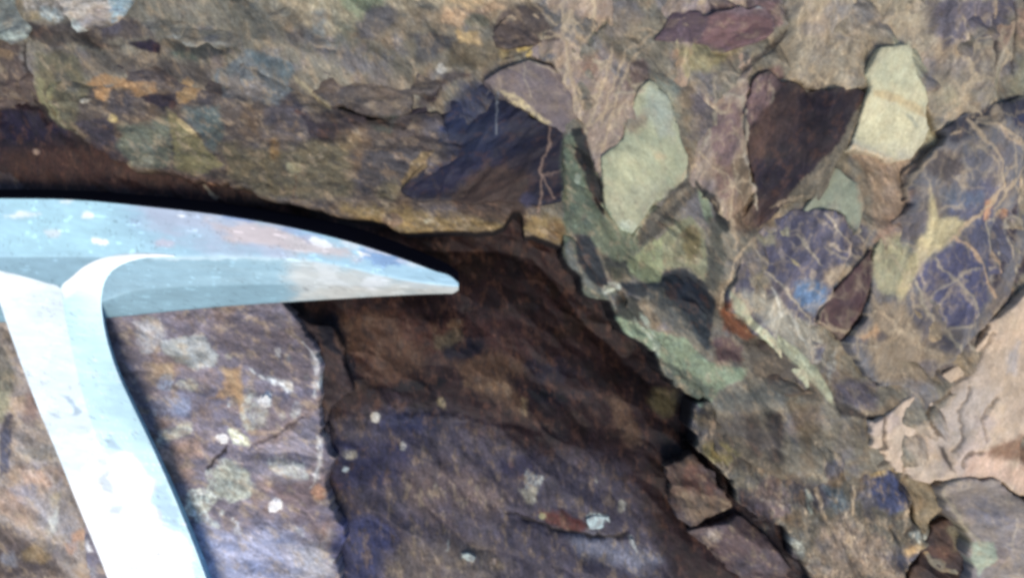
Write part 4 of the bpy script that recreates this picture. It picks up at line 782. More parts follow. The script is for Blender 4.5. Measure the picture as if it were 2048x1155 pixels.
# name, label, category, outline, z0, tilt, colour, seed, kwargs
BL = [
 ('rock_slab', 'dark purple grey slab with white lichen spots, to the right of the hammer handle', 'rock slab',
  T(4, 560, 560, 900, 560, 1600, 560, 1640, 640, 1690, 740, 1780, 850, 1835, 940, 1835, 1155) + T(7, 1835, 60, 1850, 200, 1850, 330, 1900, 420, 1950, 470, 1885, 550, 1885, 700, 1920, 800, 1990, 930, 1940, 1050, 1960, 1200, 1990, 1600, 560, 1600, 500, 900),
  50, (-.02, .02), (112, 106, 122), 101, dict(ang=35, fs=60, rag=6, rim=6, mott=1.0, gain=1.5)),
 ('rock_slab', 'tan brown slab at the lower left, left of the hammer handle', 'rock slab',
  T(4, -900, 640, 260, 640, 400, 900, 500, 1155) + T(7, 500, 400, 640, 900, 700, 1600, -900, 1600), 28, (.02, .0), (142, 134, 130), 102, dict(ang=60, fs=90, gain=1.4)),
 ('rock_chip', 'narrow dark purple splinter of rock along the right edge of the lichen spotted slab', 'rock',
  T(4, 1650, 660, 1760, 760, 1900, 790, 1980, 920, 2010, 1060, 2021, 1155) + T(7, 2010, 60, 1900, 200, 1890, 330, 1850, 320, 1830, 0) + T(4, 1840, 940, 1740, 790), 16, (-.05, .0), (66, 54, 56), 103, dict(ang=70, fs=36, rag=4, rim=6)),
 ('rock_block', 'broad mottled olive and brown ledge running above the hammer pick', 'rock block',
  T(1, 255, 330, 420, 318, 700, 330, 960, 350, 1040, 370, 1250, 400, 1480, 335, 1720, 405, 1800, 480, 1950, 640, 2150, 700) + T(2, 400, 640, 560, 640, 640, 800, 900, 900, 1180, 860, 1270, 900, 1290, 1155) +
  T(5, 1300, 60, 1310, 200, 1285, 330, 1200, 285, 1120, 255, 1075, 262, 1030, 130, 1000, 120, 950, 215, 880, 236, 600, 240, 330, 245, 240, 200, 100, 180, 0, 150) +
  T(1, 1800, 1210, 1700, 1190, 1480, 1140, 1400, 1080, 1250, 1060, 1100, 1060, 980, 1010, 900, 1000, 780, 990, 640, 920, 560, 850, 430, 760, 340, 700, 270, 590, 275, 470),
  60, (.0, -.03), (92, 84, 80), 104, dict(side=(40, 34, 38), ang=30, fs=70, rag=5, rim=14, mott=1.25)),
 ('rock_block', 'purple brown block at the left edge, left of the vertical crack', 'rock block',
  T(1, -700, 215, 90, 225, 215, 290, 205, 420, 240, 520, 255, 600, 170, 650, 0, 625, -700, 600), 56, (.0, -.04), (94, 82, 78), 105, dict(ang=10, rag=4)),
 ('rock_block', 'dark blue black wedge of rock with diagonal streaks, in the middle of the upper half', 'rock block',
  T(2, 600, 470, 640, 450, 800, 455, 900, 510, 1040, 610, 1170, 690, 1260, 730, 1310, 790, 1285, 900, 1285, 1155) + T(5, 1290, 80, 1100, 90, 860, 70, 500, 80, 380, 30) + T(2, 330, 1090, 420, 990, 520, 890, 560, 800, 480, 730, 400, 660, 440, 560, 560, 560),
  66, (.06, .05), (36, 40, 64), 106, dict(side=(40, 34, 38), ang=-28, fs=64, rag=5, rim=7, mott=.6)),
 ('rock_slab', 'grey brown slab left of the dark blue wedge, above the ledge', 'rock slab',
  T(1, 1780, 420, 1840, 360, 1990, 300, 2150, 280) + T(2, 300, 262, 560, 250, 680, 255, 700, 330, 640, 420, 600, 480, 560, 560, 440, 560, 400, 650, 300, 670, 180, 655, 60, 640, 0, 610) + T(1, 1900, 620, 1800, 540, 1740, 470),
  70, (.03, .02), (90, 84, 82), 107, dict(ang=20, fs=60)),
 ('rock_slab', 'pale grey and tan bedding slab along the top edge, left of centre', 'rock slab',
  T(1, 690, -500, 2700, -500, 2740, 60, 2560, 130) + T(2, 740, 250, 560, 245, 300, 255, 150, 275, -60, 350, -200, 360) + T(1, 1760, 410, 1660, 370, 1480, 330, 1350, 262, 1180, 300, 1000, 262, 890, 180, 760, 160, 690, 90),
  76, (-.01, .03), (122, 120, 110), 108, dict(ang=15, fs=80, rim=12)),
 ('stone', 'whitish stone at the top left corner, right of the greenish grey stone', 'stone',
  T(1, 250, -400, 780, -400, 780, 0, 720, 80, 640, 130, 500, 160, 450, 190, 370, 172, 340, 170, 255, 180), 84, (.0, .05), (160, 156, 148), 109, dict(ang=10, fs=50, rim=8)),
 ('stone', 'greenish grey stone with a pale lower rim in the top left corner', 'stone',
  T(1, -500, -400, 225, -400, 230, 60, 220, 150, 160, 225, 60, 235, 0, 205, -500, 200), 84, (.0, .06), (112, 124, 122), 110, dict(ang=0, fs=50, rim=10)),
 ('rock_block', 'small brown block with a yellow spot below it, at the top centre', 'rock block',
  T(2, 870, 200, 930, 150, 1000, 80, 1130, 90, 1200, 190, 1260, 235, 1130, 270, 1000, 270, 900, 270), 86, (.0, .04), (88, 78, 74), 111, dict(ang=30, fs=30, rim=7)),
 ('stone', 'smooth mauve grey stone with a cream lower rim, above the dark blue wedge', 'stone',
  T(2, 810, 470, 880, 410, 960, 375, 1080, 345, 1210, 370, 1290, 430, 1330, 540, 1375, 680, 1400, 785, 1350, 790, 1250, 725, 1170, 690, 1040, 615, 940, 540),
  94, (-.02, .02), (112, 102, 104), 112, dict(gain=1.1, web=0.25, ang=35, fs=120, amp=.35, rag=4, rim=9, mott=.55)),
 ('rock_block', 'pinkish grey block crossed by thin tan veins, at the top right of centre', 'rock block',
  T(2, 1040, 330, 1100, 240, 1120, 60, 1200, -400, 2500, -400) + T(3, 600, -60, 640, 120, 600, 230, 480, 350, 440, 460, 420, 700, 400, 930, 460, 1100, 300, 1290, 150, 1130, 60, 1040, -30, 1090, -60, 1155) + T(2, 1530, 1100, 1440, 900, 1400, 780, 1330, 540, 1210, 365),
  84, (.0, .01), (146, 131, 120), 113, dict(gain=1.15, web=.85, ang=-58, fs=80, amp=0.9, rag=6, rim=5, mott=.8)),
 ('stone', 'dark purple flat stone between the veined block and the top edge, right of centre', 'stone',
  T(3, -110, 230, 0, 90, 130, 70, 200, 80, 380, 30, 560, 50, 575, 180, 540, 230, 430, 245, 260, 285, 90, 275, -30, 265), 92, (.02, .0), (104, 84, 90), 114, dict(ang=0, fs=60, amp=.5, rag=6, rim=4, mott=.7)),
 ('stone', 'large pale green stone in the centre right, above the green wedge', 'stone',
  T(2, 1790, 470, 1900, 530, 1960, 690, 2010, 900, 2000, 1030, 1880, 1155) + T(5, 1820, 60, 1750, 170, 1700, 250, 1600, 190, 1540, 100) + T(2, 1520, 1130, 1490, 960, 1500, 900, 1640, 800, 1700, 620, 1740, 510),
  105, (-.01, .02), (152, 158, 132), 115, dict(gain=1.2, ang=60, fs=110, amp=0.45, rag=4, rim=7, mott=.5)),
 ('rock_block', 'grey green crystalline block forming the right rim of the dark recess', 'rock block',
  T(2, 1270, 800, 1310, 790, 1400, 790, 1450, 880, 1500, 1020, 1540, 1160) + T(5, 1560, 110, 1690, 260, 1740, 170, 1830, 60, 1980, -60) + T(6, 90, -90, 150, 60, 230, 240, 260, 440, 240, 620, 160, 860, 130, 930, 240, 1010, 400, 1025, 260, 1090, 150, 1220) + T(5, 1960, 1110, 1840, 990, 1740, 880, 1640, 820, 1575, 760, 1560, 640, 1450, 600, 1380, 520, 1310, 450, 1285, 380, 1310, 300, 1300, 0),
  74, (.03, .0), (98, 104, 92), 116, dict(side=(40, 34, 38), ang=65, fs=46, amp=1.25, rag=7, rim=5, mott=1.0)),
 ('rock_block', 'dark brown streaked block shaped like a shield, with a pale right rim', 'rock block',
  T(3, 440, 470, 490, 420, 550, 408, 610, 480, 690, 490, 760, 515, 870, 540, 1000, 508, 1120, 532, 1085, 680, 990, 860, 830, 1160) + T(6, 780, 60, 640, 90, 560, 180, 470, 250, 320, 330, 280, 240, 420, 120, 450, 30) + T(3, 480, 1100, 420, 950, 400, 760, 410, 600),
  90, (.07, -.05), (62, 50, 54), 117, dict(ang=118, fs=70, amp=.9, rag=6, rim=4, mott=1.0)),
 ('stone', 'cream yellow stone above the pale ground, right of the dark shield shaped block', 'stone',
  T(3, 1180, 270, 1370, 245, 1400, 400, 1470, 560, 1480, 700, 1460, 820, 1390, 920, 1250, 925, 1010, 850, 1090, 640, 1115, 530, 1085, 430), 100, (-.01, .0), (178, 176, 146), 118, dict(gain=1.22, ang=-58, fs=120, amp=0.45, rag=4, rim=6, mott=.45)),
 ('rock_block', 'large grey and tan block at the top right, above the cream stone', 'rock block',
  T(3, 620, -400, 3000, -400, 3000, 560, 2100, 545, 1990, 575, 1850, 620, 1700, 680, 1600, 720, 1500, 760, 1470, 600, 1400, 410, 1370, 250, 1180, 280, 1090, 430, 1110, 520, 1000, 505, 870, 535, 760, 510, 690, 485, 610, 475, 550, 405, 480, 400, 600, 240, 655, 180, 630, 60),
  86, (.0, .0), (146, 138, 122), 119, dict(gain=1.15, web=.75, ang=-58, fs=90, amp=1.0, rag=7, rim=5, mott=.9)),
 ('stone', 'small pale green triangular stone below the cream stone', 'stone',
  T(3, 930, 945, 1000, 1010, 1070, 1060, 1085, 1200) + T(6, 1070, 130, 1060, 240, 1010, 170, 950, 112, 870, 95, 780, 105) + T(3, 800, 1180, 860, 1060), 104, (.0, .02), (146, 154, 134), 120, dict(ang=-58, fs=70, amp=0.4, rag=5, rim=4, mott=.4)),
 ('stone', 'long stone with a blue patch and speckled lower half, beside the green block', 'stone',
  T(6, 440, 290, 560, 170, 680, 110, 800, 105, 960, 120, 1050, 230, 1040, 380, 980, 480, 900, 620, 850, 740, 900, 900, 880, 1000, 860, 1250, 760, 1130, 620, 980, 460, 800, 330, 690, 310, 590, 350, 480),
  95, (-.02, .03), (92, 90, 108), 121, dict(gain=1.25, web=.6, ang=-58, fs=70, amp=1.0, rag=6, rim=8, mott=.8)),
 ('stone', 'thin dark maroon wedge of stone standing between two rounded stones', 'stone',
  T(6, 1145, 320, 1125, 520, 1100, 680, 1010, 820, 960, 860, 820, 770, 900, 640, 1010, 490), 97, (.08, .0), (96, 74, 76), 122, dict(web=.4, ang=-58, fs=50, amp=.5, rag=5, rim=4, mott=.6)),
 ('stone', 'big rounded stone at the right edge with a web of pale veins', 'stone',
  T(3, 1560, 735, 1700, 665, 1850, 595, 2021, 556, 2900, 500, 2900, 1500) + T(6, 2100, 300, 2010, 480, 1930, 640, 1830, 780, 1720, 900, 1640, 980, 1480, 1110, 1200, 1120, 1060, 980, 960, 880, 1080, 720, 1120, 560, 1150, 330, 1260, 200, 1370, 80) + T(3, 1330, 1160, 1350, 1000, 1430, 920, 1540, 800),
  100, (-.015, .02), (106, 106, 112), 123, dict(gain=1.12, web=0.45, ang=-58, fs=90, amp=0.9, rag=7, rim=11, mott=.7)),
 ('rock_block', 'orange and dark brown triangular block left of the speckled stone', 'rock block',
  T(6, 200, 640, 330, 620, 360, 720, 480, 830, 640, 1000, 830, 1180, 700, 1180, 500, 1120, 380, 1060, 220, 1010, 130, 930), 80, (.02, .05), (84, 68, 62), 124, dict(ang=40, fs=40, rag=6)),
 ('rock_block', 'mottled brown and olive block at the bottom right, below the green block', 'rock block',
  T(9, 140, 160, 300, 110, 560, -20, 700, -10, 840, 110, 960, 170, 1090, 215, 1110, 320, 1140, 440, 1210, 430, 1290, 560, 1350, 700, 1400, 860, 1440, 900, 1430, 1010, 1370, 1130, 1500, 1600, 900, 1600, 790, 1155, 700, 1020, 620, 860, 520, 800, 400, 700, 350, 590, 210, 510, 120, 400, 130, 260),
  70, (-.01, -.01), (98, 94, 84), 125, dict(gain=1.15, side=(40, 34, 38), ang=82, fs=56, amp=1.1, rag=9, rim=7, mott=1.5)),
 ('rock_block', 'small reddish brown block in the dark joint, low right of centre', 'rock block',
  T(9, -40, 520, 110, 455, 160, 470, 230, 560, 360, 750, 240, 800, 100, 850, 30, 800, -20, 680), 36, (.0, .03), (92, 74, 66), 126, dict(ang=60, fs=34, rag=6, rim=4, mott=1.2)),
 ('rock_block', 'dark mauve slab with a white chip, below the small reddish block', 'rock block',
  T(9, 100, 905, 240, 860, 360, 800, 470, 860, 610, 1000, 700, 1155, 760, 1600, 560, 1600, 380, 1150, 220, 1020), 30, (.0, .0), (98, 82, 84), 127, dict(ang=50, fs=60, rag=6, rim=4)),
 ('rock_slab', 'pale peach slab with open cracks, lower right', 'rock slab',
  T(6, 2900, 300, 2060, 560, 1950, 660, 1830, 790, 1720, 910, 1600, 1030, 1480, 1120, 1400, 1200, 1260, 1260) + T(9, 1220, 200, 1110, 240, 1120, 400, 1180, 440, 1280, 500, 1380, 560, 1480, 630, 1560, 590, 1680, 560, 1850, 560, 2021, 660, 2900, 700),
  90, (-.01, -.01), (176, 158, 140), 128, dict(gain=1.28, web=0.25, ang=-58, fs=90, amp=0.5, rag=7, rim=6, mott=.5)),
 ('stone', 'rounded grey stone in the bottom right corner', 'stone',
  T(9, 1530, 640, 1580, 605, 1640, 582, 1830, 580, 1940, 640, 2021, 700, 2900, 1000, 2900, 1600, 1800, 1600, 1740, 1155, 1700, 950, 1600, 800), 92, (-.02, -.03), (124, 118, 116), 129, dict(gain=1.25, web=0.3, ang=20, fs=80, amp=.7, rag=6, rim=9, mott=.7)),
 ('rock_block', 'narrow tan block between the mottled block and the rounded grey stone', 'rock block',
  T(9, 1215, 420, 1330, 470, 1430, 560, 1530, 650, 1540, 740, 1490, 830, 1450, 920, 1400, 860, 1370, 720, 1300, 580), 62, (.03, .0), (126, 114, 92), 130, dict(gain=1.15, ang=70, fs=36, rag=3)),
 ('stone', 'dark brown piece modelled for the gap at the bottom right', 'stone',
  T(9, 1490, 850, 1600, 790, 1700, 940, 1745, 1130, 1800, 1400, 1340, 1400, 1370, 1120, 1440, 1010), 50, (.0, .0), (78, 60, 54), 131, dict(ang=60, fs=40, rag=3)),  # dark gap built as a solid piece
 ('rock_chip', 'dark purple brown piece modelled for the notch in the peach slab at the right edge', 'rock',
  T(9, 1848, 238, 1890, 150, 1960, 90, 2100, -20, 2200, 60, 2080, 120, 1940, 200), 86, (.0, .0), (84, 72, 72), 132, dict(ang=-40, fs=30, rag=2, rim=5, amp=.6, depth=20)),  # dark notch modelled as a solid dark piece
]
for (nm, lb, ct, poly, z0, tl, cl, sd_, kw) in BL:
    block(nm, lb, ct, G, poly, z0, tl, cl, sd_, **kw)

# small white flakes lying on the rock
def slab_top(u, v):
    a_, b_ = np.array([float(u)]), np.array([float(v)]); return float(50 + relief(a_, b_, 101, 35, 1.0, 60, 1.0)[0])
def floor_top(u, v): return float(base_h(np.array([float(u)]), np.array([float(v)]))[0])
FL = [('white rock chip lying above the reddish crack, low in the centre', T(8, 1425, 815, 1480, 795, 1555, 795, 1560, 840, 1500, 870, 1440, 875), floor_top, (196, 214, 216)),
      ('pale bluish rock chip near the bottom edge, left of the centre crack', T(8, 695, 1010, 740, 1010, 780, 1040, 770, 1065, 700, 1040), floor_top, (196, 214, 212)),
      ('thin white splinter of rock just right of the end of the crack', T(8, 1675, 925, 1695, 930, 1728, 1000, 1715, 1015, 1682, 970), floor_top, (196, 204, 200)),
      ('bright oval white flake low on the lichen spotted slab', T(10, 703, 850, 725, 828, 765, 822, 768, 845, 735, 870, 710, 868), slab_top, (232, 238, 240)),
      ('white flake beside the yellowish lichen on the spotted slab', T(10, 482, 545, 505, 533, 532, 548, 528, 572, 500, 577), slab_top, (232, 238, 240)),
      ('white flake above the yellowish lichen on the spotted slab', T(10, 668, 380, 690, 358, 716, 380, 712, 412, 685, 424, 670, 405), slab_top, (222, 230, 232))]
for i, (lb, poly, zt, cl) in enumerate(FL):
    p = np.asarray(poly).mean(0)
    block('rock_chip', lb, 'rock chip', 'small white flakes on the rock', poly, zt(*p) + 5, (0, 0), cl, 700 + i, ang=30, amp=.35, fs=16, rag=2, rim=4, step=1.0, mott=.35, depth=14, gain=1.1)
# ------------------------------------------------------------------ the hammer
def unp(u, v, z):
    """survey position (u, v) of a point z above the floor -> metres"""
    k = (DU - z) / DU; return np.stack([(u - CU) * S * k, (CV - v) * S * k, z * S], -1)
def curve(pts, n):
    """smooth curve through points, n samples, even in control index"""
    p = np.asarray(pts, float); m = len(p); t = np.linspace(0, m - 1, n); i = np.clip(t.astype(int), 0, m - 2); f = (t - i)[:, None]
    P0 = p[np.clip(i - 1, 0, m - 1)]; P1 = p[i]; P2 = p[i + 1]; P3 = p[np.clip(i + 2, 0, m - 1)]
    return .5 * (2 * P1 + (P2 - P0) * f + (2 * P0 - 5 * P1 + 4 * P2 - P3) * f ** 2 + (3 * P1 - P0 - 3 * P2 + P3) * f ** 3)

def steel_material(name):
    m = bpy.data.materials.new(name); m.use_nodes = True; n = m.node_tree.nodes; L = m.node_tree.links; b = n['Principled BSDF']
    at = n.new('ShaderNodeAttribute'); at.attribute_name = 'rock_colour'; L.new(at.outputs['Color'], b.inputs['Base Color'])
    b.inputs['Metallic'].default_value = .12; b.inputs['Specular IOR Level'].default_value = .5
    tc = n.new('ShaderNodeTexCoord'); mp = n.new('ShaderNodeMapping'); mp.inputs['Scale'].default_value = (60, 600, 200); L.new(tc.outputs['Object'], mp.inputs[0])
    nz = n.new('ShaderNodeTexNoise'); nz.inputs['Scale'].default_value = 1; nz.inputs['Detail'].default_value = 6; L.new(mp.outputs[0], nz.inputs['Vector'])
    rr = n.new('ShaderNodeMapRange'); rr.inputs['To Min'].default_value = .42; rr.inputs['To Max'].default_value = .75; L.new(nz.outputs['Fac'], rr.inputs['Value']); L.new(rr.outputs[0], b.inputs['Roughness'])
    bp = n.new('ShaderNodeBump'); bp.inputs['Strength'].default_value = .15; bp.inputs['Distance'].default_value = .0004; L.new(nz.outputs['Fac'], bp.inputs['Height']); L.new(bp.outputs[0], b.inputs['Normal'])
    return m
M_STEEL = steel_material('scratched_white_steel')
def plain(name, c, rough, metal=0, grain=300):
    m = bpy.data.materials.new(name); m.use_nodes = True; n = m.node_tree.nodes; b = n['Principled BSDF']
    b.inputs['Roughness'].default_value = rough; b.inputs['Metallic'].default_value = metal
    tc = n.new('ShaderNodeTexCoord'); nz = n.new('ShaderNodeTexNoise'); nz.inputs['Scale'].default_value = grain; m.node_tree.links.new(tc.outputs['Object'], nz.inputs['Vector'])
    mr = n.new('ShaderNodeMapRange'); mr.inputs['To Min'].default_value = .7; mr.inputs['To Max'].default_value = 1.3; m.node_tree.links.new(nz.outputs['Fac'], mr.inputs['Value'])
    vm = n.new('ShaderNodeVectorMath'); vm.operation = 'SCALE'; vm.inputs[0].default_value = c; m.node_tree.links.new(mr.outputs[0], vm.inputs['Scale']); m.node_tree.links.new(vm.outputs[0], b.inputs['Base Color'])
    return m
M_BLACK = plain('near_black_steel', (.002, .002, .006), .9); M_BLACK.node_tree.nodes['Principled BSDF'].inputs['Specular IOR Level'].default_value = .08  # near-black colour for the top face of the head
M_GRIP = plain('blue_rubber_grip', (.02, .06, .2), .6)

ham = bpy.data.objects.new('rock_hammer', None); col.objects.link(ham)
ham['label'] = 'pale steel rock hammer with a pointed pick, its head against the dark recess'; ham['category'] = 'hammer'

def hpaint(u, v, spec):
    """spec: base colour + list of (colour, outline, soft, rag, amt)"""
    base, pats = spec
    c = np.empty((u.size, 3)); c[:] = base
    for (pc, poly, soft, rag, amt) in pats:
        d = sdf(u, v, poly) + rag * 1.5 * fbm(u, v, 14 + rag, 4, 11, .65, 8, 3.0)
        f = (sstep(-soft * .5, soft * .5, d) * amt)[:, None]; c = c * (1 - f) + f * np.asarray(pc)
    sc1 = sstep(.38, .6, fbm(u, v, 2.6, 2, 311, .6, 6, 16.0)) * sstep(-.1, .3, fbm(u, v, 60, 3, 312)); sc2 = sstep(.4, .65, fbm(u, v, 2.6, 2, 313, .6, 24, 12.0)) * sstep(0, .3, fbm(u, v, 60, 3, 314))
    c = c * (1 + .5 * sc1 - .4 * sc2)[:, None]; c *= (1 - .3 * sstep(.3, .6, fbm(u, v, 9, 4, 315, .7)) * sstep(0, .4, fbm(u, v, 80, 3, 316)))[:, None]
    c *= np.exp(.16 * fbm(u, v, 40, 4, 301, .6, 8, 3.0) + .10 * fbm(u, v, 7, 3, 303, .6, 8, 5.0))[:, None]
    return np.clip(c, .005, .96)

def strip(name, rows, spec, parent, mats=None, midx_rows=None):
    """rows: list of (n,3) arrays u,v,z; joined as a quad sheet"""
    R = np.stack(rows); nr, n = R.shape[:2]; f = R.reshape(-1, 3)
    P3 = unp(f[:, 0], f[:, 1], f[:, 2]); I = np.arange(nr * n).reshape(nr, n)
    F = np.stack([I[:-1, :-1], I[1:, :-1], I[1:, 1:], I[:-1, 1:]], -1).reshape(-1, 4)
    c = np.empty((nr * n, 3)); s0 = spec if isinstance(spec, list) else [spec] * nr
    cc = [hpaint(R[i, :, 0], R[i, :, 1], s0[i]) for i in range(nr)]; c = np.concatenate(cc)
    mi = None
    if midx_rows is not None: mi = np.repeat(np.asarray(midx_rows), n - 1)
    return P3, F, c, mi

def section_rows(lines, rad=5, sub=6):
    """lines: list of (n,3) edge curves across the section. rounds every inner edge, subdivides the faces"""
    rows = []; tag = []
    m = len(lines)
    for i in range(m - 1):
        A, B = lines[i], lines[i + 1]; L = np.linalg.norm(B - A, axis=1, keepdims=True) + 1e-6
        r = np.minimum(rad / L, .3)
        ts = [r * 0 if i == 0 else r, r * 1.25] + [r * 1.25 + (1 - 2.5 * r) * k / sub for k in range(1, sub)] + [1 - r * 1.25, (r * 0 + 1) if i == m - 2 else 1 - r]
        for t in ts: rows.append(A + (B - A) * t); tag.append(i)
        if i < m - 2:
            C = lines[i + 2]; L2 = np.linalg.norm(C - B, axis=1, keepdims=True) + 1e-6; r2 = np.minimum(rad / L2, .3)
            Pa = A + (B - A) * (1 - r); Pb = B + (C - B) * r2
            rows.append(.25 * Pa + .5 * B + .25 * Pb); tag.append(i)
    return rows, tag

NU = 480
us = np.concatenate([np.linspace(-560, 0, 40)[:-1], np.linspace(0, 860, NU - 90), 860 + 57 * np.sin(np.linspace(0, math.pi / 2, 52)[1:])])
def I_(xs, ys): 
    # smooth interpolation through control points
    xs = np.asarray(xs, float); ys = np.asarray(ys, float); d = np.gradient(ys, xs); i = np.clip(np.searchsorted(xs, us) - 1, 0, len(xs) - 2)
    h = xs[i + 1] - xs[i]; t = np.clip((us - xs[i]) / h, 0, 1)
    return (2 * t ** 3 - 3 * t ** 2 + 1) * ys[i] + (t ** 3 - 2 * t ** 2 + t) * h * d[i] + (-2 * t ** 3 + 3 * t ** 2) * ys[i + 1] + (t ** 3 - t ** 2) * h * d[i + 1]
top = I_([-560, -300, 0, 150, 300, 450, 600, 700, 800, 870, 905, 917], [425, 400, 393, 396, 410, 428, 455, 480, 512, 538, 551, 562])
tbk = I_([-560, -300, 0, 150, 300, 400, 500, 600, 700, 800, 860, 900, 917], [400, 384, 379, 381, 391, 401, 414, 431, 452, 486, 511, 531, 544])
rid = I_([-560, 0, 210, 270, 330, 450, 550, 620, 700, 760, 820, 880, 917], [520, 512, 513, 515, 512, 510, 513, 519, 534, 549, 561, 569, 573])
mid = I_([-560, 0, 210, 260, 330, 420, 520, 620, 700, 760, 830, 880, 917], [590, 598, 600, 582, 574, 569, 567, 568, 568, 572, 577, 577, 575])
bot = I_([-560, 0, 120, 210, 350, 450, 600, 750, 850, 890, 908, 917], [625, 645, 642, 636, 622, 613, 603, 594, 589, 588, 587, 581])
zf = I_([-560, 0, 300, 600, 800, 880, 917], [112, 114, 112, 104, 94, 88, 84])
w_ = I_([-560, 0, 600, 800, 880, 917], [1, 1, 1, .8, .5, .25])
def ln(v, z): return np.stack([us, v, z], 1)
lines = [ln(tbk, zf - 56 * w_), ln(top, zf - 2), ln(rid, zf), ln(mid, zf - 12 * w_), ln(bot, zf - 36 * w_), ln(bot - 6, zf - 66 * w_)]
rows, tag = section_rows(lines, 4, 26)
WH = (.80, .88, .92); BLUE = (.34, .53, .63); GREY = (.30, .44, .50)  # BLUE has the steel's sky reflection put into its base colour
face_p = [((.42, .68, .74), [(0, 380), (260, 380), (230, 440), (330, 520), (0, 540)], 120, 30, .7),
          ((.42, .46, .56), [(240, 390), (600, 440), (560, 520), (330, 470)], 60, 24, .8),
          ((.56, .48, .46), T(4, 1180, 180, 1560, 200, 2021, 330, 2100, 400, 1700, 350, 1350, 300), 20, 12, .8),
          ((.56, .5, .56), E(4, 900, 290, 1010, 330), 8, 8, .6), ((.26, .32, .44), E(4, 740, 160, 820, 210), 10, 8, .5),
          ((.14, .24, .46), T(5, 80, 330, 200, 320, 380, 400, 480, 440, 300, 440, 120, 400), 12, 12, .7), ((.14, .24, .46), E(4, 1280, 140, 1500, 180, 12), 6, 6, .6),
          ((.18, .28, .5), T(4, 1650, 230, 1850, 250, 1900, 330, 1780, 300), 10, 10, .4),
          ((.2, .36, .6), T(4, 60, 420, 180, 470, 330, 470, 450, 410, 560, 380, 380, 520, 320, 530, 220, 500), 30, 12, .45),
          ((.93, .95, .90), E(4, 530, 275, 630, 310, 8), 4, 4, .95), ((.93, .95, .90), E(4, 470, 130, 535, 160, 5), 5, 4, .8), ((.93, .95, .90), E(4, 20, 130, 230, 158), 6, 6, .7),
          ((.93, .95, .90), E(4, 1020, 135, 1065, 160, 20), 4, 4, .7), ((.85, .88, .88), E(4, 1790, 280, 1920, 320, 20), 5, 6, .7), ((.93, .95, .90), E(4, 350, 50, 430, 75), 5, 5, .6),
          ((.80, .76, .74), E(4, 260, 230, 350, 265), 8, 6, .5), ((.86, .86, .82), T(5, 100, 350, 180, 370, 190, 395, 120, 380), 4, 5, .7),
          ((.78, .77, .76), T(5, -60, 180, 100, 270, 300, 350, 500, 440, 640, 500, 520, 470, 300, 390, 0, 300), 10, 10, .5)]
low_p = [((.42, .43, .41), [(600, 515), (700, 530), (930, 560), (930, 590), (600, 604), (570, 560)], 50, 16, .8),
         ((.46, .44, .38), [(640, 575), (930, 575), (930, 600), (560, 606)], 12, 6, .5),
         ((.55, .6, .62), T(4, 1830, 420, 1900, 400, 1960, 500, 2021, 560, 1900, 540, 1860, 480), 10, 14, .4), ((.60, .64, .68), E(5, 120, 480, 280, 560), 14, 10, .4)]
line_p = low_p + [((.42, .56, .62), [(300, 504), (500, 506), (640, 514), (640, 524), (500, 518), (300, 518)], 5, 5, .9)]  # adds a painted highlight along the ridge
specs = {0: (np.array((.01, .01, .02)), []), 1: (np.array(BLUE), face_p), 2: (np.array((.22, .36, .43)), line_p), 3: (np.array((.17, .285, .34)), low_p), 4: (np.array((.12, .18, .2)), [])}  # lower bevels painted greyer, shading put into their base colour
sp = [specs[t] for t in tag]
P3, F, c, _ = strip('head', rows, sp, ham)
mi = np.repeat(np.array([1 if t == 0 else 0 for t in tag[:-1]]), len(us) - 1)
def fuse(sets):
    Vs, Fs, Cs, Ms, o = [], [], [], [], 0
    for (a_, b_, c_, d_) in sets:
        Vs.append(a_); Fs.append(b_ + o); Cs.append(c_); Ms.append(np.zeros(len(b_), int) if d_ is None else d_); o += len(a_)
    return np.concatenate(Vs), np.concatenate(Fs), np.concatenate(Cs), np.concatenate(Ms)
sets = [(P3, F, c, mi)]
# rear sheet closes the head
P3b, Fb, cb, _ = strip('b', [lines[5], lines[0]], (np.array((.2, .25, .28)), []), ham); sets.append((P3b, Fb, cb, None))
# tip cap and poll (square striking end, beyond the frame)
tipr = np.stack([r[-1] for r in rows]); pts = unp(tipr[:, 0], tipr[:, 1], tipr[:, 2]); cen = pts.mean(0)
n_ = len(pts); Vt = np.concatenate([pts, [cen]]); Ft = np.array([[i, i + 1, n_, n_] for i in range(n_ - 1)])
def tri_fix(F): return F
def box_set(u0, u1, v0, v1, z0, z1, colr, ch=8):
    ring = lambda u, e: [(u, v0 + e, z0 + e), (u, v0 + e, z1 - e), (u, v1 - e, z1 - e), (u, v1 - e, z0 + e)]
    pts = ring(u0, ch) + ring(u0 + ch, 0) + ring(u1 - ch, 0) + ring(u1, ch)
    a_ = np.array(pts, float); Fq = []
    for k in range(3):
        for i in range(4): Fq.append([k * 4 + i, k * 4 + (i + 1) % 4, k * 4 + 4 + (i + 1) % 4, k * 4 + 4 + i])
    Fq += [[0, 3, 2, 1], [12, 13, 14, 15]]
    return unp(a_[:, 0], a_[:, 1], a_[:, 2]), np.array(Fq), np.tile(colr, (16, 1)), None
sets.append(box_set(-800, -545, 392, 640, 30, 122, np.array(BLUE)))
Vv, Ff, Cc, Mm = fuse(sets)
head = link_mesh('pick_head', Vv, Ff, [M_STEEL, M_BLACK], Cc, ham, True, Mm)
head['label'] = 'scratched pale blue steel head tapering to a pick point, with a black top edge'
# close the tip with a small cap of triangles
bmv = bpy.data.meshes.new('tip_cap')
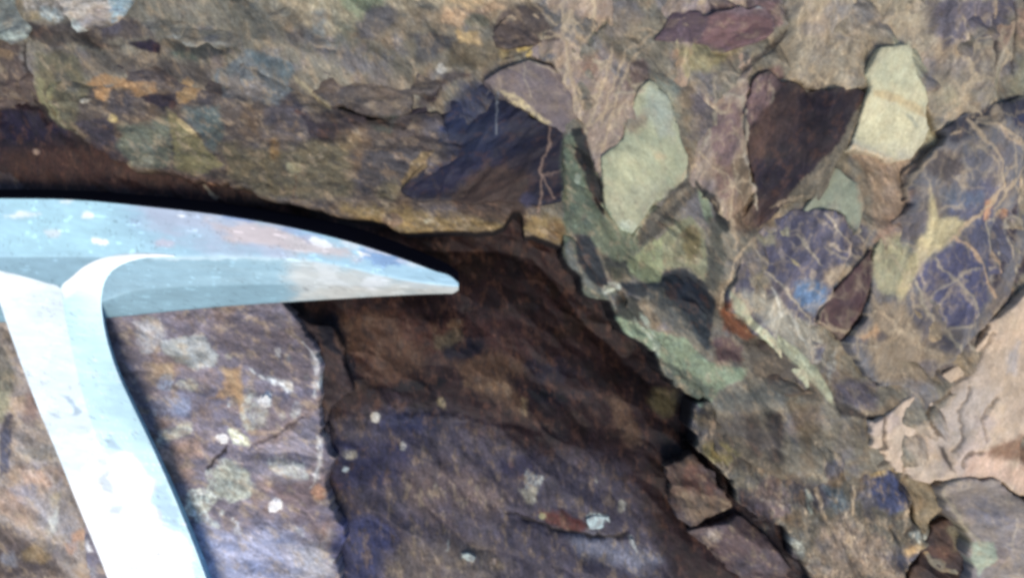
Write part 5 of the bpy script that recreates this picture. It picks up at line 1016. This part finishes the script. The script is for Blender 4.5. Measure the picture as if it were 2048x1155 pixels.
# (the tip ring is already only about a millimetre across: cap it in the same mesh)
import bmesh
bm = bmesh.new(); bm.from_mesh(head.data); bm.verts.ensure_lookup_table()
nn = len(us); ringv = [bm.verts[i * nn + nn - 1] for i in range(len(rows))]
try: bm.faces.new(ringv).smooth = True
except Exception: pass
bm.to_mesh(head.data); bm.free(); bpy.data.meshes.remove(bmv)

# handle: two long faces meeting at a ridge; both flare into the head
N = 420
ridge = [(121, 577), (128, 620), (140, 680), (158, 760), (185, 850), (222, 950), (260, 1050), (300, 1155), (360, 1330), (430, 1560)]
redge = [(203, 612), (212, 672), (233, 740), (262, 805), (305, 895), (345, 985), (382, 1075), (412, 1155), (475, 1330), (550, 1560)]
ledge = [(-3, 598), (18, 660), (45, 735), (80, 825), (118, 915), (152, 1000), (183, 1075), (215, 1155), (278, 1330), (350, 1560)]
r_in = [(345, 509), (300, 506), (250, 508), (205, 516), (170, 532), (142, 555)] + ridge
r_out = [(352, 513), (315, 513.5), (280, 517), (245, 528), (220, 546), (206, 575)] + redge
l_in = [(-150, 519), (-110, 519), (-60, 526), (0, 541), (50, 553), (90, 565)] + ridge
l_out = [(-160, 524), (-130, 526), (-95, 535), (-60, 550), (-32, 568), (-14, 584)] + ledge
def hz(n_flare, a0, a1, n, tot):
    z = np.full(tot, a1, float); 
    return z
m = len(r_in)
zi = [113.5, 114, 115, 116, 116.5, 117, 118, 124, 132, 138, 140, 140, 140, 140, 140, 140]
zo = [112, 108, 105, 103, 102, 102, 104, 108, 112, 114, 114, 114, 114, 114, 114, 114]
zlo = [112, 108, 105, 103, 102, 104, 110, 114, 116, 116, 116, 116, 116, 116, 116, 116]
def headz(u_, v_):
    j = np.searchsorted(us, u_); vs_ = [top[j], rid[j], mid[j], bot[j]]; zs_ = [zf[j] - 2, zf[j], zf[j] - 12 * w_[j], zf[j] - 36 * w_[j]]
    return float(np.interp(v_, vs_, zs_))
zi_r = [headz(*q) + .6 for q in r_in[:6]] + [headz(121, 577) + 1.5, 113, 122, 131] + zi[10:]
zi_l = [headz(*q) + .6 for q in l_in[:6]] + [headz(121, 577) + 1.5, 113, 122, 131] + zi[10:]
zo_r = [headz(*q) + .6 for q in r_out[:6]] + [100, 100, 103, 107] + zo[10:]
zo_l = [headz(*q) + 1.2 for q in l_out[:6]] + [104, 104, 106, 109] + zlo[10:]
def c3(pts, zz): return curve(np.column_stack([np.asarray(pts, float), zz]), N)
Rin = c3(r_in, zi_r); Rout = c3(r_out, zo_r); Lin = c3(l_in, zi_l); Lout = c3(l_out, zo_l)
Rb = Rout.copy(); Rb[:, 0] += np.linspace(0, 16, N) - 2; Rb[:, 2] = 62; Lb = Lout.copy(); Lb[:, 0] += 22; Lb[:, 2] = 62
def faces_rows(a_, b_, n, bulge=0):
    out = []
    for k in range(n + 1):
        t = k / n; r = a_ + (b_ - a_) * t; r = r.copy(); r[:, 2] += bulge * math.sin(math.pi * t) * (1 if a_[0, 2] != Rin[0, 2] and a_[0, 2] != Lout[0, 2] else 1); out.append(r)
    return out
wear_edge = T(7, 640, 420, 700, 415, 760, 440, 830, 500, 860, 560, 905, 590, 890, 660, 870, 710, 930, 760, 935, 850, 1020, 880, 1070, 920, 1110, 1000, 1110, 1200, 1300, 1700, 300, 1700, 300, 700, 560, 460)
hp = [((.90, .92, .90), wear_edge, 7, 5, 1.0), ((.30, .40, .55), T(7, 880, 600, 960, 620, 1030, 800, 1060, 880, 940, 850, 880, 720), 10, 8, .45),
      ((.28, .36, .46), T(7, 590, 350, 650, 340, 680, 400, 610, 390), 8, 7, .6), ((.38, .50, .58), T(7, 560, 480, 680, 400, 700, 420, 590, 500), 8, 7, .45),
      ((.38, .50, .58), T(7, 560, 560, 620, 540, 650, 680, 600, 640), 8, 8, .5), ((.38, .50, .58), T(7, 640, 730, 700, 740, 690, 780, 640, 770), 7, 7, .5),
      ((.38, .50, .58), T(7, 330, 80, 400, 110, 470, 190, 460, 215, 400, 220, 430, 190, 390, 130, 330, 95), 4, 4, .8), ((.38, .50, .58), T(7, 270, 190, 320, 235, 380, 235, 330, 215), 4, 4, .5),
      ((.5, .62, .64), E(7, 380, 290, 520, 330), 14, 12, .4)]
LW = (np.array((.78, .88, .90)), hp); RC = (np.array((.66, .91, .95)), hp + [((.90, .94, .93), [(120, 578), (140, 540), (220, 505), (360, 500), (360, 512), (280, 514), (238, 530), (170, 560), (130, 600)], 10, 3, 1.0),  # left face white, right face cyan: sun and sky light painted in
      ((.62, .80, .86), [(190, 660), (206, 560), (240, 528), (300, 512), (330, 518), (250, 560), (225, 690)], 8, 3, .3)])
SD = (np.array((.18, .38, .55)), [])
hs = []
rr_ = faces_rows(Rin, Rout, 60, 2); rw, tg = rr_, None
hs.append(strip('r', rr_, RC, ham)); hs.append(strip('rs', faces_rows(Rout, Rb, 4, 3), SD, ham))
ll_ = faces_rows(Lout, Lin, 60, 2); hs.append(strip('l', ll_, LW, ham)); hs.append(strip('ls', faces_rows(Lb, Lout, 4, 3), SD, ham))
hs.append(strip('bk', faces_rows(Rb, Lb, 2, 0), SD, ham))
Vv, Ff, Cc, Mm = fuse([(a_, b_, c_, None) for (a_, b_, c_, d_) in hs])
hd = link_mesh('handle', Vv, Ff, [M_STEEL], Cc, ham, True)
hd['label'] = 'white handle shank with a worn, flaking lower part'
# rubber grip, below the frame
gs = []
for k, (gu, gv, hw) in enumerate([(360, 1500, 105), (400, 1560, 125), (470, 1750, 120), (560, 2000, 128), (650, 2250, 118), (730, 2450, 135), (745, 2500, 90)]):
    ring = [(gu + hw * math.cos(t), gv + 22 * math.cos(t), 120 + 62 * math.sin(t)) for t in np.linspace(0, 2 * math.pi, 25)]
    gs.append(np.array(ring))
P3g, Fg, cg, _ = strip('g', gs, (np.array((.02, .06, .2)), []), ham)
grip = link_mesh('grip', P3g, Fg, [M_GRIP], None, ham, True)
